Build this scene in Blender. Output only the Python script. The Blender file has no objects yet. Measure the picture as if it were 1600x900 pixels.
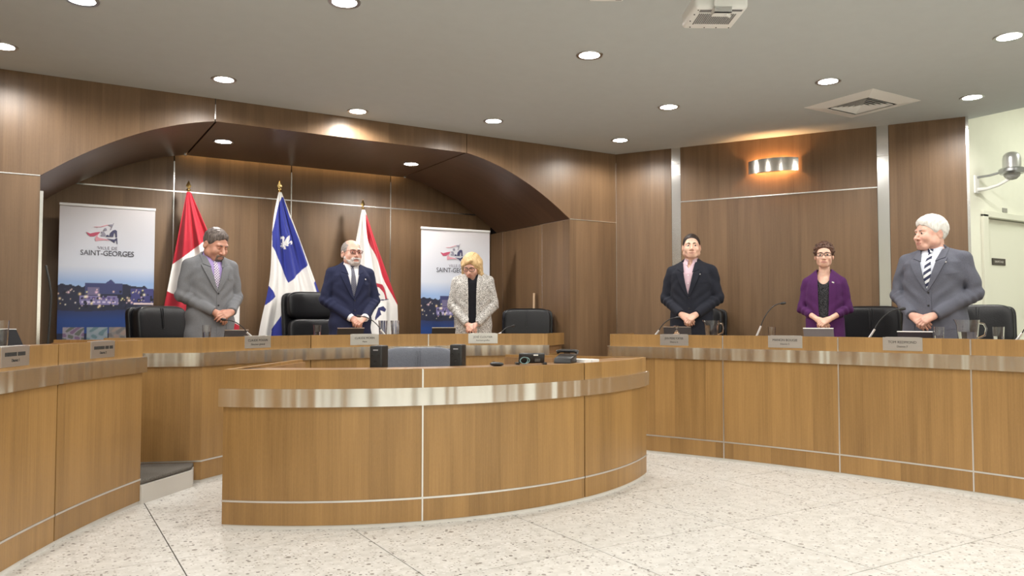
import bpy, bmesh, math, random
import numpy as np
from mathutils import Vector, Matrix
from mathutils.bvhtree import BVHTree

# ------------------------------------------------------------------ camera, world, exposure
SC = bpy.context.scene
COL = SC.collection
cd = bpy.data.cameras.new('camera')
cam = bpy.data.objects.new('camera', cd); COL.objects.link(cam)
cd.sensor_width = 36.0
cd.lens = 36.0 * 1225.0 / 1600.0
cam.location = (0, 0, 1.2)
cam.rotation_euler = (math.radians(90 + 2.384), 0, math.radians(-31.2))
cd.clip_start = 0.05
SC.camera = cam
SC.view_settings.view_transform = 'Standard'
SC.view_settings.look = 'None'
SC.view_settings.gamma = 1
SC.view_settings.use_curve_mapping = False
SC.view_settings.exposure = 0.0
SC.cycles.use_denoising = True
SC.cycles.max_bounces = 8
SC.cycles.diffuse_bounces = 5
SC.cycles.glossy_bounces = 4
SC.cycles.transmission_bounces = 8
SC.cycles.sample_clamp_indirect = 6
world = bpy.data.worlds.new('world'); SC.world = world
world.use_nodes = True
world.node_tree.nodes['Background'].inputs[0].default_value = (1.0, 0.95, 0.88, 1)
world.node_tree.nodes['Background'].inputs[1].default_value = 0.02
LAMP_W = 78.0          # one recessed ceiling lamp
LAMP_COL = (1.0, 0.962, 0.905)

R = math.radians
rnd = random.Random(7)

# ------------------------------------------------------------------ materials
MATS = {}
def new_mat(name):
    m = bpy.data.materials.new(name); m.use_nodes = True
    MATS[name] = m
    return m, m.node_tree, m.node_tree.nodes['Principled BSDF']
def N(nt, typ, **kw):
    n = nt.nodes.new(typ)
    for k, v in kw.items(): setattr(n, k, v)
    return n
def mathn(nt, op, a, b=None):
    n = N(nt, 'ShaderNodeMath', operation=op)
    for i, x in enumerate((a, b)):
        if x is None: continue
        if isinstance(x, (int, float)): n.inputs[i].default_value = x
        else: nt.links.new(x, n.inputs[i])
    return n.outputs[0]
def ramp(nt, fac, stops):
    n = N(nt, 'ShaderNodeValToRGB')
    el = n.color_ramp.elements
    while len(el) < len(stops): el.new(0.5)
    for e, (p, c) in zip(el, stops):
        e.position = p; e.color = (*c, 1)
    nt.links.new(fac, n.inputs[0])
    return n.outputs[0]
def mixc(nt, fac, a, b, mode='MIX'):
    n = N(nt, 'ShaderNodeMix', data_type='RGBA', blend_type=mode)
    for s, x in ((n.inputs[0], fac), (n.inputs[6], a), (n.inputs[7], b)):
        if isinstance(x, (int, float)): s.default_value = x
        elif isinstance(x, tuple): s.default_value = (*x, 1)
        else: nt.links.new(x, s)
    return n.outputs[2]
def plain(name, col, rough=0.5, metal=0.0, noise=0.0, nscale=40.0, coat=0.0, bump=0.0, sheen=0.0, spec=None):
    if name in MATS: return MATS[name]
    m, nt, b = new_mat(name)
    b.inputs['Base Color'].default_value = (*col, 1)
    b.inputs['Roughness'].default_value = rough
    b.inputs['Metallic'].default_value = metal
    b.inputs['Coat Weight'].default_value = coat
    b.inputs['Sheen Weight'].default_value = sheen
    if spec is not None: b.inputs['Specular IOR Level'].default_value = spec
    if noise or bump:
        tc = N(nt, 'ShaderNodeTexCoord')
        no = N(nt, 'ShaderNodeTexNoise'); no.inputs['Scale'].default_value = nscale; no.inputs['Detail'].default_value = 3
        nt.links.new(tc.outputs['Object'], no.inputs['Vector'])
        if noise:
            c0 = tuple(max(0, x * (1 - noise)) for x in col); c1 = tuple(min(1, x * (1 + noise)) for x in col)
            nt.links.new(ramp(nt, no.outputs[0], [(0.3, c0), (0.7, c1)]), b.inputs['Base Color'])
        if bump:
            bp = N(nt, 'ShaderNodeBump'); bp.inputs['Strength'].default_value = bump; bp.inputs['Distance'].default_value = 0.01
            nt.links.new(no.outputs[0], bp.inputs['Height']); nt.links.new(bp.outputs[0], b.inputs['Normal'])
    return m
def emit(name, col, strength):
    m, nt, b = new_mat(name)
    b.inputs['Base Color'].default_value = (0.8, 0.8, 0.8, 1)
    b.inputs['Emission Color'].default_value = (*col, 1)
    b.inputs['Emission Strength'].default_value = strength
    return m
def wood(name, c_dark, c_light, leaf=0.125, rough=0.33, contrast=0.5, horizontal=False):
    m, nt, b = new_mat(name)
    uv = N(nt, 'ShaderNodeUVMap'); sep = N(nt, 'ShaderNodeSeparateXYZ')
    nt.links.new(uv.outputs[0], sep.inputs[0])
    U, V = (sep.outputs[0], sep.outputs[1]) if not horizontal else (sep.outputs[1], sep.outputs[0])
    oi = N(nt, 'ShaderNodeObjectInfo')
    off = mathn(nt, 'MULTIPLY', oi.outputs['Random'], 37.0)
    uo = mathn(nt, 'ADD', U, off)
    wob = N(nt, 'ShaderNodeTexNoise', noise_dimensions='1D'); wob.inputs['Scale'].default_value = 3.0
    nt.links.new(uo, wob.inputs['W'])
    lv = mathn(nt, 'ADD', mathn(nt, 'DIVIDE', uo, leaf), mathn(nt, 'MULTIPLY', wob.outputs[0], 1.1))
    fl = mathn(nt, 'FLOOR', lv)
    wn = N(nt, 'ShaderNodeTexWhiteNoise', noise_dimensions='1D'); nt.links.new(fl, wn.inputs['W'])
    cb = N(nt, 'ShaderNodeCombineXYZ')
    nt.links.new(mathn(nt, 'MULTIPLY', uo, 130.0), cb.inputs[0]); nt.links.new(mathn(nt, 'MULTIPLY', V, 2.2), cb.inputs[1])
    nt.links.new(mathn(nt, 'MULTIPLY', wn.outputs[0], 9.0), cb.inputs[2])
    gr = N(nt, 'ShaderNodeTexNoise'); gr.inputs['Scale'].default_value = 1.0; gr.inputs['Detail'].default_value = 5; gr.inputs['Roughness'].default_value = 0.6
    nt.links.new(cb.outputs[0], gr.inputs['Vector'])
    cb2 = N(nt, 'ShaderNodeCombineXYZ')
    nt.links.new(mathn(nt, 'MULTIPLY', uo, 16.0), cb2.inputs[0]); nt.links.new(mathn(nt, 'MULTIPLY', V, 1.1), cb2.inputs[1])
    nt.links.new(mathn(nt, 'MULTIPLY', wn.outputs[0], 5.0), cb2.inputs[2])
    g2 = N(nt, 'ShaderNodeTexNoise'); g2.inputs['Scale'].default_value = 1.0; g2.inputs['Detail'].default_value = 2
    nt.links.new(cb2.outputs[0], g2.inputs['Vector'])
    # fine flecks of quarter-sawn oak
    cb3 = N(nt, 'ShaderNodeCombineXYZ')
    nt.links.new(mathn(nt, 'MULTIPLY', uo, 220.0), cb3.inputs[0]); nt.links.new(mathn(nt, 'MULTIPLY', V, 42.0), cb3.inputs[1])
    g3 = N(nt, 'ShaderNodeTexNoise'); g3.inputs['Scale'].default_value = 1.0; g3.inputs['Detail'].default_value = 1
    nt.links.new(cb3.outputs[0], g3.inputs['Vector'])
    f = mathn(nt, 'ADD', mathn(nt, 'MULTIPLY', wn.outputs[0], contrast), mathn(nt, 'MULTIPLY', gr.outputs[0], 0.42))
    f = mathn(nt, 'ADD', f, mathn(nt, 'MULTIPLY', g2.outputs[0], 0.42))
    f = mathn(nt, 'ADD', f, mathn(nt, 'MULTIPLY', g3.outputs[0], 0.16))
    f = mathn(nt, 'SUBTRACT', f, 0.48 - 0.25 + contrast * 0.5 - 0.25)
    nt.links.new(ramp(nt, f, [(0.0, c_dark), (1.0, c_light)]), b.inputs['Base Color'])
    b.inputs['Roughness'].default_value = rough
    bp = N(nt, 'ShaderNodeBump'); bp.inputs['Strength'].default_value = 0.06; bp.inputs['Distance'].default_value = 0.004
    nt.links.new(gr.outputs[0], bp.inputs['Height']); nt.links.new(bp.outputs[0], b.inputs['Normal'])
    return m
def brushed(name, col, rough=0.26, aniso=0.9, streak=0.015, rot=0.0, wavy=0.0):
    m, nt, b = new_mat(name)
    b.inputs['Metallic'].default_value = 1.0
    b.inputs['Anisotropic'].default_value = aniso
    b.inputs['Anisotropic Rotation'].default_value = rot
    tg = N(nt, 'ShaderNodeTangent', direction_type='UV_MAP')
    nt.links.new(tg.outputs[0], b.inputs['Tangent'])
    uv = N(nt, 'ShaderNodeUVMap'); mp = N(nt, 'ShaderNodeMapping'); mp.inputs['Scale'].default_value = (6, 900, 1)
    nt.links.new(uv.outputs[0], mp.inputs[0])
    no = N(nt, 'ShaderNodeTexNoise'); no.inputs['Scale'].default_value = 1.0; no.inputs['Detail'].default_value = 4
    nt.links.new(mp.outputs[0], no.inputs['Vector'])
    c0 = tuple(x * (1 - streak) for x in col); c1 = tuple(min(1, x * (1 + streak)) for x in col)
    nt.links.new(ramp(nt, no.outputs[0], [(0.3, c0), (0.7, c1)]), b.inputs['Base Color'])
    nt.links.new(mathn(nt, 'ADD', mathn(nt, 'MULTIPLY', no.outputs[0], 0.05), rough - 0.025), b.inputs['Roughness'])
    # the sheet is never quite flat along its length
    sp = N(nt, 'ShaderNodeSeparateXYZ'); nt.links.new(uv.outputs[0], sp.inputs[0])
    wv = N(nt, 'ShaderNodeTexNoise', noise_dimensions='1D'); wv.inputs['Scale'].default_value = 5.5; wv.inputs['Detail'].default_value = 1.5
    nt.links.new(sp.outputs[0], wv.inputs['W'])
    bp = N(nt, 'ShaderNodeBump'); bp.inputs['Strength'].default_value = wavy; bp.inputs['Distance'].default_value = 0.05
    nt.links.new(wv.outputs[0], bp.inputs['Height']); nt.links.new(bp.outputs[0], b.inputs['Normal'])
    return m
def vcol(name, rough=0.6, sheen=0.0):
    m, nt, b = new_mat(name)
    a = N(nt, 'ShaderNodeVertexColor', layer_name='print')
    nt.links.new(a.outputs[0], b.inputs['Base Color'])
    b.inputs['Roughness'].default_value = rough
    b.inputs['Sheen Weight'].default_value = sheen
    return m
def glassm(name, col=(1, 1, 1), rough=0.0, ior=1.45):
    m, nt, b = new_mat(name)
    b.inputs['Base Color'].default_value = (*col, 1)
    b.inputs['Transmission Weight'].default_value = 1.0
    b.inputs['Roughness'].default_value = rough
    b.inputs['IOR'].default_value = ior
    return m

W_WALL = wood('wall_veneer', (0.066, 0.037, 0.018), (0.255, 0.154, 0.082), leaf=0.13, rough=0.40, contrast=0.24)
W_DESK = wood('desk_veneer', (0.118, 0.060, 0.018), (0.465, 0.268, 0.095), leaf=0.15, rough=0.36, contrast=0.22)
W_TOP = wood('desk_top_veneer', (0.16, 0.085, 0.035), (0.40, 0.23, 0.11), leaf=0.15, rough=0.3, contrast=0.25)
W_SOFFIT_SHADED = wood('shaded_soffit_veneer', (0.050, 0.027, 0.017), (0.150, 0.082, 0.050), leaf=0.4, rough=0.32, contrast=0.2)  # wall veneer darkened, the shade under the arch put into its colour
STEEL = brushed('brushed_steel', (0.80, 0.785, 0.76), wavy=0.9)
STEEL_V = brushed('polished_strip', (0.80, 0.79, 0.78), rough=0.22, aniso=0.5)
ALU = plain('aluminium_edge', (0.72, 0.71, 0.69), 0.32, 1.0)
DARK = plain('joint_black', (0.012, 0.010, 0.009), 0.8)
CEIL = plain('ceiling_paint', (0.50, 0.53, 0.53), 0.9, noise=0.015, nscale=9)
WHITE_WALL = plain('cream_wall_paint', (0.74, 0.735, 0.64), 0.75, noise=0.02, nscale=6)
DOOR_PAINT = plain('cream_door_paint', (0.70, 0.695, 0.60), 0.5)
WHITE_PL = plain('white_plastic', (0.80, 0.80, 0.78), 0.4)
BLACK_PL = plain('black_plastic', (0.012, 0.012, 0.013), 0.38)
CHROME = plain('chrome', (0.85, 0.85, 0.85), 0.12, 1.0)
GREY_METAL = plain('grey_metal', (0.45, 0.46, 0.47), 0.3, 1.0)
BRASS = plain('brass', (0.78, 0.55, 0.22), 0.22, 1.0)
LEATHER = plain('black_leather', (0.008, 0.008, 0.0095), 0.33, noise=0.2, nscale=120, bump=0.12, spec=0.32)
LEATHER_G = plain('slate_leather', (0.105, 0.115, 0.145), 0.5, noise=0.12, nscale=120, bump=0.12)
LENS = emit('lamp_lens', (1.0, 0.96, 0.9), 45.0)
TOE = plain('toe_strip', (0.62, 0.60, 0.56), 0.5)
PLATE = brushed('nameplate_metal', (0.70, 0.70, 0.70), rough=0.36, aniso=0.4, streak=0.05)
INK = plain('black_ink', (0.02, 0.02, 0.02), 0.6)
GLASS = glassm('clear_glass')
WATER = glassm('water', (0.97, 0.99, 1.0), 0.0, 1.33)
PAPER = plain('paper_white', (0.85, 0.85, 0.84), 0.7)

def terrazzo():
    m, nt, b = new_mat('terrazzo')
    tc = N(nt, 'ShaderNodeTexCoord'); oi = N(nt, 'ShaderNodeObjectInfo')
    add = N(nt, 'ShaderNodeVectorMath', operation='ADD')
    nt.links.new(tc.outputs['Object'], add.inputs[0])
    sc = N(nt, 'ShaderNodeVectorMath', operation='SCALE'); sc.inputs['Scale'].default_value = 1.0
    nt.links.new(oi.outputs['Location'], sc.inputs[0]); nt.links.new(sc.outputs[0], add.inputs[1])
    vec = add.outputs[0]
    base = (0.72, 0.69, 0.63)
    no = N(nt, 'ShaderNodeTexNoise'); no.inputs['Scale'].default_value = 14; no.inputs['Detail'].default_value = 4
    nt.links.new(vec, no.inputs['Vector'])
    col = ramp(nt, no.outputs[0], [(0.3, (0.51, 0.50, 0.47)), (0.7, (0.645, 0.635, 0.605))])
    for scale, thr, keep, c in ((42, 0.30, 0.14, (0.13, 0.12, 0.11)), (26, 0.26, 0.07, (0.22, 0.20, 0.18)), (70, 0.36, 0.22, (0.30, 0.28, 0.25)), (55, 0.4, 0.3, (0.66, 0.65, 0.63))):
        vo = N(nt, 'ShaderNodeTexVoronoi'); vo.inputs['Scale'].default_value = scale
        nt.links.new(vec, vo.inputs['Vector'])
        s = N(nt, 'ShaderNodeSeparateColor'); nt.links.new(vo.outputs['Color'], s.inputs[0])
        k = mathn(nt, 'LESS_THAN', s.outputs[0], keep)
        d = mathn(nt, 'LESS_THAN', vo.outputs['Distance'], mathn(nt, 'MULTIPLY', mathn(nt, 'ADD', s.outputs[1], 0.5), thr))
        col = mixc(nt, mathn(nt, 'MULTIPLY', k, d), col, c)
    nt.links.new(col, b.inputs['Base Color'])
    b.inputs['Roughness'].default_value = 0.34
    return m
TERR = terrazzo()
def carpet():
    m, nt, b = new_mat('carpet')
    tc = N(nt, 'ShaderNodeTexCoord'); no = N(nt, 'ShaderNodeTexNoise'); no.inputs['Scale'].default_value = 160; no.inputs['Detail'].default_value = 4
    nt.links.new(tc.outputs['Object'], no.inputs['Vector'])
    nt.links.new(ramp(nt, no.outputs[0], [(0.3, (0.055, 0.05, 0.043)), (0.7, (0.17, 0.155, 0.135))]), b.inputs['Base Color'])
    b.inputs['Roughness'].default_value = 0.95
    bp = N(nt, 'ShaderNodeBump'); bp.inputs['Strength'].default_value = 0.6; bp.inputs['Distance'].default_value = 0.01
    nt.links.new(no.outputs[0], bp.inputs['Height']); nt.links.new(bp.outputs[0], b.inputs['Normal'])
    return m
CARPET = carpet()

# ------------------------------------------------------------------ mesh helpers
class MB:
    """collects polygons (with metre UVs) and builds ONE mesh object"""
    def __init__(s): s.v = []; s.f = []; s.uv = []; s.mi = []
    def face(s, pts, uv=None, mi=0):
        i = len(s.v); s.v += [tuple(p) for p in pts]; s.f.append(list(range(i, i + len(pts))))
        if uv is None:
            n = Vector((0, 0, 0)); P = [Vector(p) for p in pts]
            for a, b in zip(P, P[1:] + P[:1]): n += a.cross(b)
            if n.length > 0: n.normalize()
            if abs(n.z) > 0.7: uv = [(p.x, p.y) for p in P]
            else:
                t = Vector((-n.y, n.x, 0)); t = t.normalized() if t.length > 1e-6 else Vector((1, 0, 0))
                uv = [(p.dot(t), p.z) for p in P]
        s.uv += list(uv); s.mi.append(mi)
    def box(s, x0, x1, y0, y1, z0, z1, mi=0, M=None):
        c = [Vector((x, y, z)) for z in (z0, z1) for y in (y0, y1) for x in (x0, x1)]
        if M is not None: c = [M @ p for p in c]
        for q in ((0, 2, 3, 1), (4, 5, 7, 6), (0, 1, 5, 4), (2, 6, 7, 3), (0, 4, 6, 2), (1, 3, 7, 5)):
            s.face([c[k] for k in q], mi=mi)
        return s
    def prism_z(s, poly, z0, z1, mi=0):
        n = len(poly)
        s.face([(x, y, z1) for x, y in poly], mi=mi); s.face([(x, y, z0) for x, y in reversed(poly)], mi=mi)
        for i in range(n):
            a, b = poly[i], poly[(i + 1) % n]
            s.face([(*a, z0), (*b, z0), (*b, z1), (*a, z1)], mi=mi)
        return s
    def prism_y(s, poly, y0, y1, mi=0):      # poly in (x, z), counter-clockwise seen from -y
        n = len(poly)
        s.face([(x, y0, z) for x, z in poly], uv=[(x, z) for x, z in poly], mi=mi)
        s.face([(x, y1, z) for x, z in reversed(poly)], uv=[(x, z) for x, z in reversed(poly)], mi=mi)
        for i in range(n):
            a, b = poly[i], poly[(i + 1) % n]
            s.face([(a[0], y0, a[1]), (a[0], y1, a[1]), (b[0], y1, b[1]), (b[0], y0, b[1])], mi=mi)
        return s
    def grid(s, P, mi=0, wrap=False, uvs=None):  # P[i][j] points
        for i in range(len(P) - 1):
            m = len(P[0])
            for j in range(m if wrap else m - 1):
                k = (j + 1) % m
                s.face([P[i][j], P[i][k], P[i + 1][k], P[i + 1][j]],
                       uv=None if uvs is None else [uvs[i][j], uvs[i][k], uvs[i + 1][k], uvs[i + 1][j]], mi=mi)
        return s
    def tube(s, path, r, n=10, mi=0, caps=True):
        P = [Vector(p) for p in path]; rr = r if isinstance(r, (list, tuple)) else [r] * len(P)
        t0 = (P[1] - P[0]).normalized(); up = Vector((0, 0, 1)) if abs(t0.z) < 0.9 else Vector((1, 0, 0))
        u = t0.cross(up).normalized(); rings = []
        for i, p in enumerate(P):
            t = (P[min(i + 1, len(P) - 1)] - P[max(i - 1, 0)]).normalized()
            u = (u - t * u.dot(t)).normalized(); w = t.cross(u)
            rings.append([p + (u * math.cos(2 * math.pi * k / n) + w * math.sin(2 * math.pi * k / n)) * rr[i] for k in range(n)])
        s.grid(rings, mi=mi, wrap=True)
        if caps: s.face(list(reversed(rings[0])), mi=mi); s.face(rings[-1], mi=mi)
        return s
    def lathe(s, prof, n=24, mi=0, M=None, cap=True):  # prof: (r, z)
        rings = []
        for r, z in prof:
            ring = [Vector((r * math.cos(2 * math.pi * k / n), r * math.sin(2 * math.pi * k / n), z)) for k in range(n)]
            rings.append([M @ p for p in ring] if M is not None else ring)
        s.grid(rings, mi=mi, wrap=True)
        if cap:
            if prof[0][0] > 1e-5: s.face(list(reversed(rings[0])), mi=mi)
            if prof[-1][0] > 1e-5: s.face(rings[-1], mi=mi)
        return s
    def ellipsoid(s, c, r, n=16, m=10, mi=0, M=None):
        prof = [(math.sin(math.pi * i / m), -math.cos(math.pi * i / m)) for i in range(m + 1)]
        T = Matrix.Translation(c) @ Matrix.Diagonal((r[0], r[1], r[2], 1))
        if M is not None: T = M @ T
        return s.lathe([(max(a, 1e-6), b) for a, b in prof], n, mi, T, cap=False)
    def xform(s, M):
        s.v = [tuple(M @ Vector(p)) for p in s.v]; return s
    def mesh(s, name, mats, smooth=None, bevel=0.0, seg=2):
        me = bpy.data.meshes.new(name)
        me.from_pydata(s.v, [], s.f)
        ul = me.uv_layers.new(name='UVMap')
        ul.data.foreach_set('uv', np.array(s.uv, dtype=np.float32).ravel())
        me.polygons.foreach_set('material_index', np.array(s.mi, dtype=np.int32))
        bm = bmesh.new(); bm.from_mesh(me)
        bmesh.ops.remove_doubles(bm, verts=bm.verts, dist=2e-5)
        bmesh.ops.dissolve_degenerate(bm, dist=1e-6, edges=bm.edges)
        bmesh.ops.recalc_face_normals(bm, faces=bm.faces)
        if bevel:
            ed = [e for e in bm.edges if e.is_manifold and e.calc_face_angle(0) > 0.5]
            bmesh.ops.bevel(bm, geom=ed, offset=bevel, segments=seg, affect='EDGES', profile=0.5)
        bm.to_mesh(me); bm.free()
        for m in (mats if isinstance(mats, (list, tuple)) else [mats]): me.materials.append(m)
        if smooth is not None:
            me.polygons.foreach_set('use_smooth', np.ones(len(me.polygons), dtype=bool))
            me.set_sharp_from_angle(angle=R(smooth))
        return me
    def build(s, name, mats, parent=None, smooth=None, bevel=0.0, seg=2, loc=None):
        return link(name, s.mesh(name, mats, smooth, bevel, seg), parent, loc)
def link(name, me, parent=None, loc=None):
    o = bpy.data.objects.new(name, me); COL.objects.link(o)
    if parent is not None: o.parent = parent
    if loc is not None: o.location = loc
    return o
def empty(name, loc=(0, 0, 0), rz=0.0):
    o = bpy.data.objects.new(name, None); COL.objects.link(o)
    o.location = loc; o.rotation_euler = (0, 0, rz); o.empty_display_size = 0.1
    return o
def tag(o, label=None, cat=None, group=None, kind=None):
    if label: o['label'] = label
    if cat: o['category'] = cat
    if group: o['group'] = group
    if kind: o['kind'] = kind
    return o
def struct(o): o['kind'] = 'structure'; return o
def children(o): return [c for c in bpy.data.objects if c.parent == o]
def copy_tree(o, parent=None):
    c = o.copy(); COL.objects.link(c)
    if parent is not None: c.parent = parent
    for ch in children(o): copy_tree(ch, c)
    return c
def letters(text, size, mat, parent, M, name='lettering', depth=0.0008, align='CENTER', spacing=1.0, bold=0.0, xs=1.0):
    cu = bpy.data.curves.new(name, 'FONT'); cu.body = text; cu.size = size; cu.align_x = align; cu.align_y = 'CENTER'
    cu.extrude = depth; cu.space_character = spacing; cu.offset = bold; cu.resolution_u = 3
    tmp = bpy.data.objects.new('tmp_text', cu); COL.objects.link(tmp)
    dg = bpy.context.evaluated_depsgraph_get()
    me = bpy.data.meshes.new_from_object(tmp.evaluated_get(dg))
    bpy.data.objects.remove(tmp); bpy.data.curves.remove(cu)
    me.transform(M @ Matrix.Diagonal((xs, 1, 1, 1))); me.materials.clear(); me.materials.append(mat)
    return link(name, me, parent)
FACE = Matrix.Rotation(R(90), 4, 'X')     # text standing upright, read from -y
# ------------------------------------------------------------------ the room (x along the back wall, y into the room, z up)
ZC = 3.10
ZG = 2.315     # groove above the pillars
ZS = 2.905     # soffit of the alcove
# --- floor: terrazzo slabs
fl = struct(MB().box(-4.5, 10.5, -4.5, 9.2, -0.12, -0.006).build('floor', DARK))
T = 0.955
tile_me = MB().box(-T / 2 + 0.003, T / 2 - 0.003, -T / 2 + 0.003, T / 2 - 0.003, -0.006, 0.0).mesh('tile', TERR)
for i in range(-5, 10):
    for j in range(-8, 5):
        cx, cy = 0.63 + T * (i + 0.5), 3.345 + T * (j + 0.5)
        if cy > 7.2 or (cx < -2.6 and cy > 4.5) or cx > 10.2: continue
        link('tile', tile_me, fl, (cx, cy, 0))
# --- ceiling
ce = struct(MB().box(-4.5, 7.49, -4.5, 7.0, ZC, ZC + 0.12).build('ceiling', CEIL))
struct(MB().box(7.49, 10.5, -4.5, 4.2, 3.55, 3.65).build('ceiling_side', plain('side_ceiling_paint', (0.75, 0.75, 0.70), 0.9)))

# --- front plane of the back wall with the arched alcove
wb = struct(MB().box(-0.70, -0.03, 0.022, 0.12, 0, ZC).box(5.01, 5.70, 0.022, 0.12, 0, ZC).build('wall_back', DARK)); wb.location = (0, 7.0, 0)
def arc_pts(x_top, x_low, n=22):
    out = []
    for k in range(n + 1):
        t = k / n
        out.append((x_top + (x_low - x_top) * t, ZS - (ZS - ZG) * (0.35 * t + 0.65 * t * t)))
    return out
AL, AR = arc_pts(1.27, 0.0), arc_pts(3.70, 4.98)
def panel(name, poly, parent, mat=W_WALL, y0=0.0, y1=0.02, bevel=0.0015):
    return MB().prism_y(poly, y0, y1).build(name, mat, parent, bevel=0)
rect = lambda x0, x1, z0, z1: [(x0, z0), (x1, z0), (x1, z1), (x0, z1)]
panel('panel', rect(-0.644, 0.0, 0, ZG - 0.004), wb)
panel('panel', rect(4.98, 5.63, 0, ZG - 0.004), wb)
panel('panel', [(-0.644, ZG + 0.004), (0.0, ZG + 0.004)] + list(reversed(AL))[1:-1] + [(1.266, ZS), (1.266, ZC), (-0.644, ZC)], wb)
panel('panel', rect(1.274, 3.696, ZS, ZC), wb)
panel('panel', [(3.704, ZS)] + AR[1:-1] + [(4.98, ZG + 0.004), (5.63, ZG + 0.004), (5.63, ZC), (3.704, ZC)], wb)
for x0, x1 in ((-0.644, -0.002), (4.982, 5.625)):
    MB().box(x0, x1, -0.004, 0.02, ZG - 0.004, ZG + 0.004).build('metal_strip', STEEL_V, wb)
MB().box(1.2662, 1.2738, -0.002, 0.02, ZS + 0.02, ZC - 0.05).build('metal_strip', STEEL_V, wb)
MB().box(5.622, 5.63, -0.006, 0.012, 0.3, ZC - 0.1).build('metal_strip', STEEL_V, wb)
# soffit: a flat board and two bent boards, back edge short of the alcove wall
wso = struct(MB().box(1.0, 4.0, 0.05, 1.58, ZS + 0.025, ZS + 0.06).build('trim_1', DARK)); wso.location = (0, 7.0, 0)
MB().box(1.286, 3.684, 0.0201, 1.60, ZS, ZS + 0.02).build('soffit_board', W_SOFFIT_SHADED, wso)
for A in (AL, AR):
    mb = MB(); L = [0]
    for a, b in zip(A, A[1:]): L.append(L[-1] + math.hypot(b[0] - a[0], b[1] - a[1]))
    P0 = [[(x, y, z) for y in (0.0201, 1.60)] for x, z in A]; P1 = [[(x, y, z + 0.025) for y in (0.0201, 1.60)] for x, z in A]
    U = [[(y, l) for y in (0.0, 1.58)] for l in L]
    mb.grid(P0, uvs=U); mb.grid(P1, uvs=U)
    for a, b, c, d in zip(P0, P0[1:], P1, P1[1:]):
        for k in (0, 1): mb.face([a[k], b[k], d[k], c[k]])
    for k in (0, -1): mb.face([P0[k][0], P0[k][1], P1[k][1], P1[k][0]])
    mb.build('soffit_board', W_SOFFIT_SHADED, wso, smooth=40)
for x in (1.27, 3.70):
    MB().box(x - 0.012, x + 0.012, 1.56, 1.60, ZS - 0.012, ZS - 0.001).build('metal_clip', STEEL_V, wso)
# alcove back wall
wa = struct(MB().box(-0.12, 5.1, 0.022, 0.12, 0, ZC + 0.1).build('wall_alcove', DARK)); wa.location = (0, 8.75, 0)
XS = [0.0, 1.19, 2.408, 3.596, 4.98]
for a, b in zip(XS, XS[1:]):
    panel('panel', rect(a + 0.006, b - 0.006, 0.3, 2.538), wa)
    panel('panel', rect(a + 0.006, b - 0.006, 2.552, ZC), wa)
    MB().box(a + 0.006, b - 0.006, -0.004, 0.02, 2.538, 2.552).build('metal_strip', STEEL_V, wa)
for x in XS[1:-1]:
    MB().box(x - 0.0058, x + 0.0058, -0.005, 0.02, 0.3, 2.86).build('metal_strip', STEEL_V, wa)
# alcove side walls
for nm, x, s in (('wall_alcove_left', 0.0, 1), ('wall_alcove_right', 4.98, -1)):
    w = struct(MB().box(min(x - s * 0.022, x - s * 0.03), max(x - s * 0.022, x - s * 0.03), 0.13, 1.75, 0.0, ZG).build(nm, DARK)); w.location = (0, 7.0, 0)
    ys = [0.02, 0.55, 1.45, 1.75]
    for a, b in zip(ys, ys[1:]):
        MB().box(min(x, x - s * 0.02), max(x, x - s * 0.02), a + 0.004, b - 0.004, 0, ZG - 0.004).build('panel', W_WALL, w)
    for y in ys[1:-1]:
        MB().box(min(x + s * 0.002, x - s * 0.015), max(x + s * 0.002, x - s * 0.015), y - 0.0035, y + 0.0035, 0, ZG - 0.006).build('metal_strip', STEEL_V, w)
    MB().box(min(x, x - s * 0.02), max(x, x - s * 0.02), 0.03, 0.6, ZG - 0.003, ZG + 0.005).build('metal_strip', STEEL_V, w)
MB().box(0.0, 0.022, -0.012, -0.001, 0.3, ZG - 0.12).build('metal_strip', STEEL_V, wb)

# --- the two 120 degree side walls
def side_wall(name, loc, rz, mirror):
    L = 3.466
    w = struct(MB().box(0.03, L - 0.0, 0.022, 0.12, 0, ZC).build(name, DARK)); w.location = (*loc, 0); w.rotation_euler = (0, 0, rz)
    mx = (lambda a, b: (L - b, L - a)) if mirror else (lambda a, b: (a, b))
    for a, b, z0, z1 in ((0.0, 0.65, 0, ZC), (0.752, 2.708, 0, 2.494), (0.752, 2.708, 2.506, ZC), (2.815, L, 0, ZC)):
        a, b = mx(a, b); panel('panel', rect(a + 0.002, b - 0.002, z0, z1), w)
    a, b = mx(0.752, 2.708); MB().box(a, b, -0.004, 0.02, 2.494, 2.506).build('metal_strip', STEEL_V, w)
    for a, b in ((0.65, 0.75), (2.71, 2.813)):
        a, b = mx(a, b)
        MB().box(a, b, 0.004, 0.02, 0, ZC).build('metal_strip', STEEL_V, w)
        for z in (2.80, 2.92): MB().box(a, b, 0.001, 0.018, z, z + 0.006).build('metal_strip', ALU, w)
    a, b = mx(L - 0.003, L + 0.02); MB().box(a, b, -0.006, 0.12, 0, ZC).build('metal_strip', STEEL_V, w)
    return w
wr = side_wall('wall_right', (5.63, 7.0), R(-60), False)
wl = side_wall('wall_left', (-2.377, 4.0), R(60), True)
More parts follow.
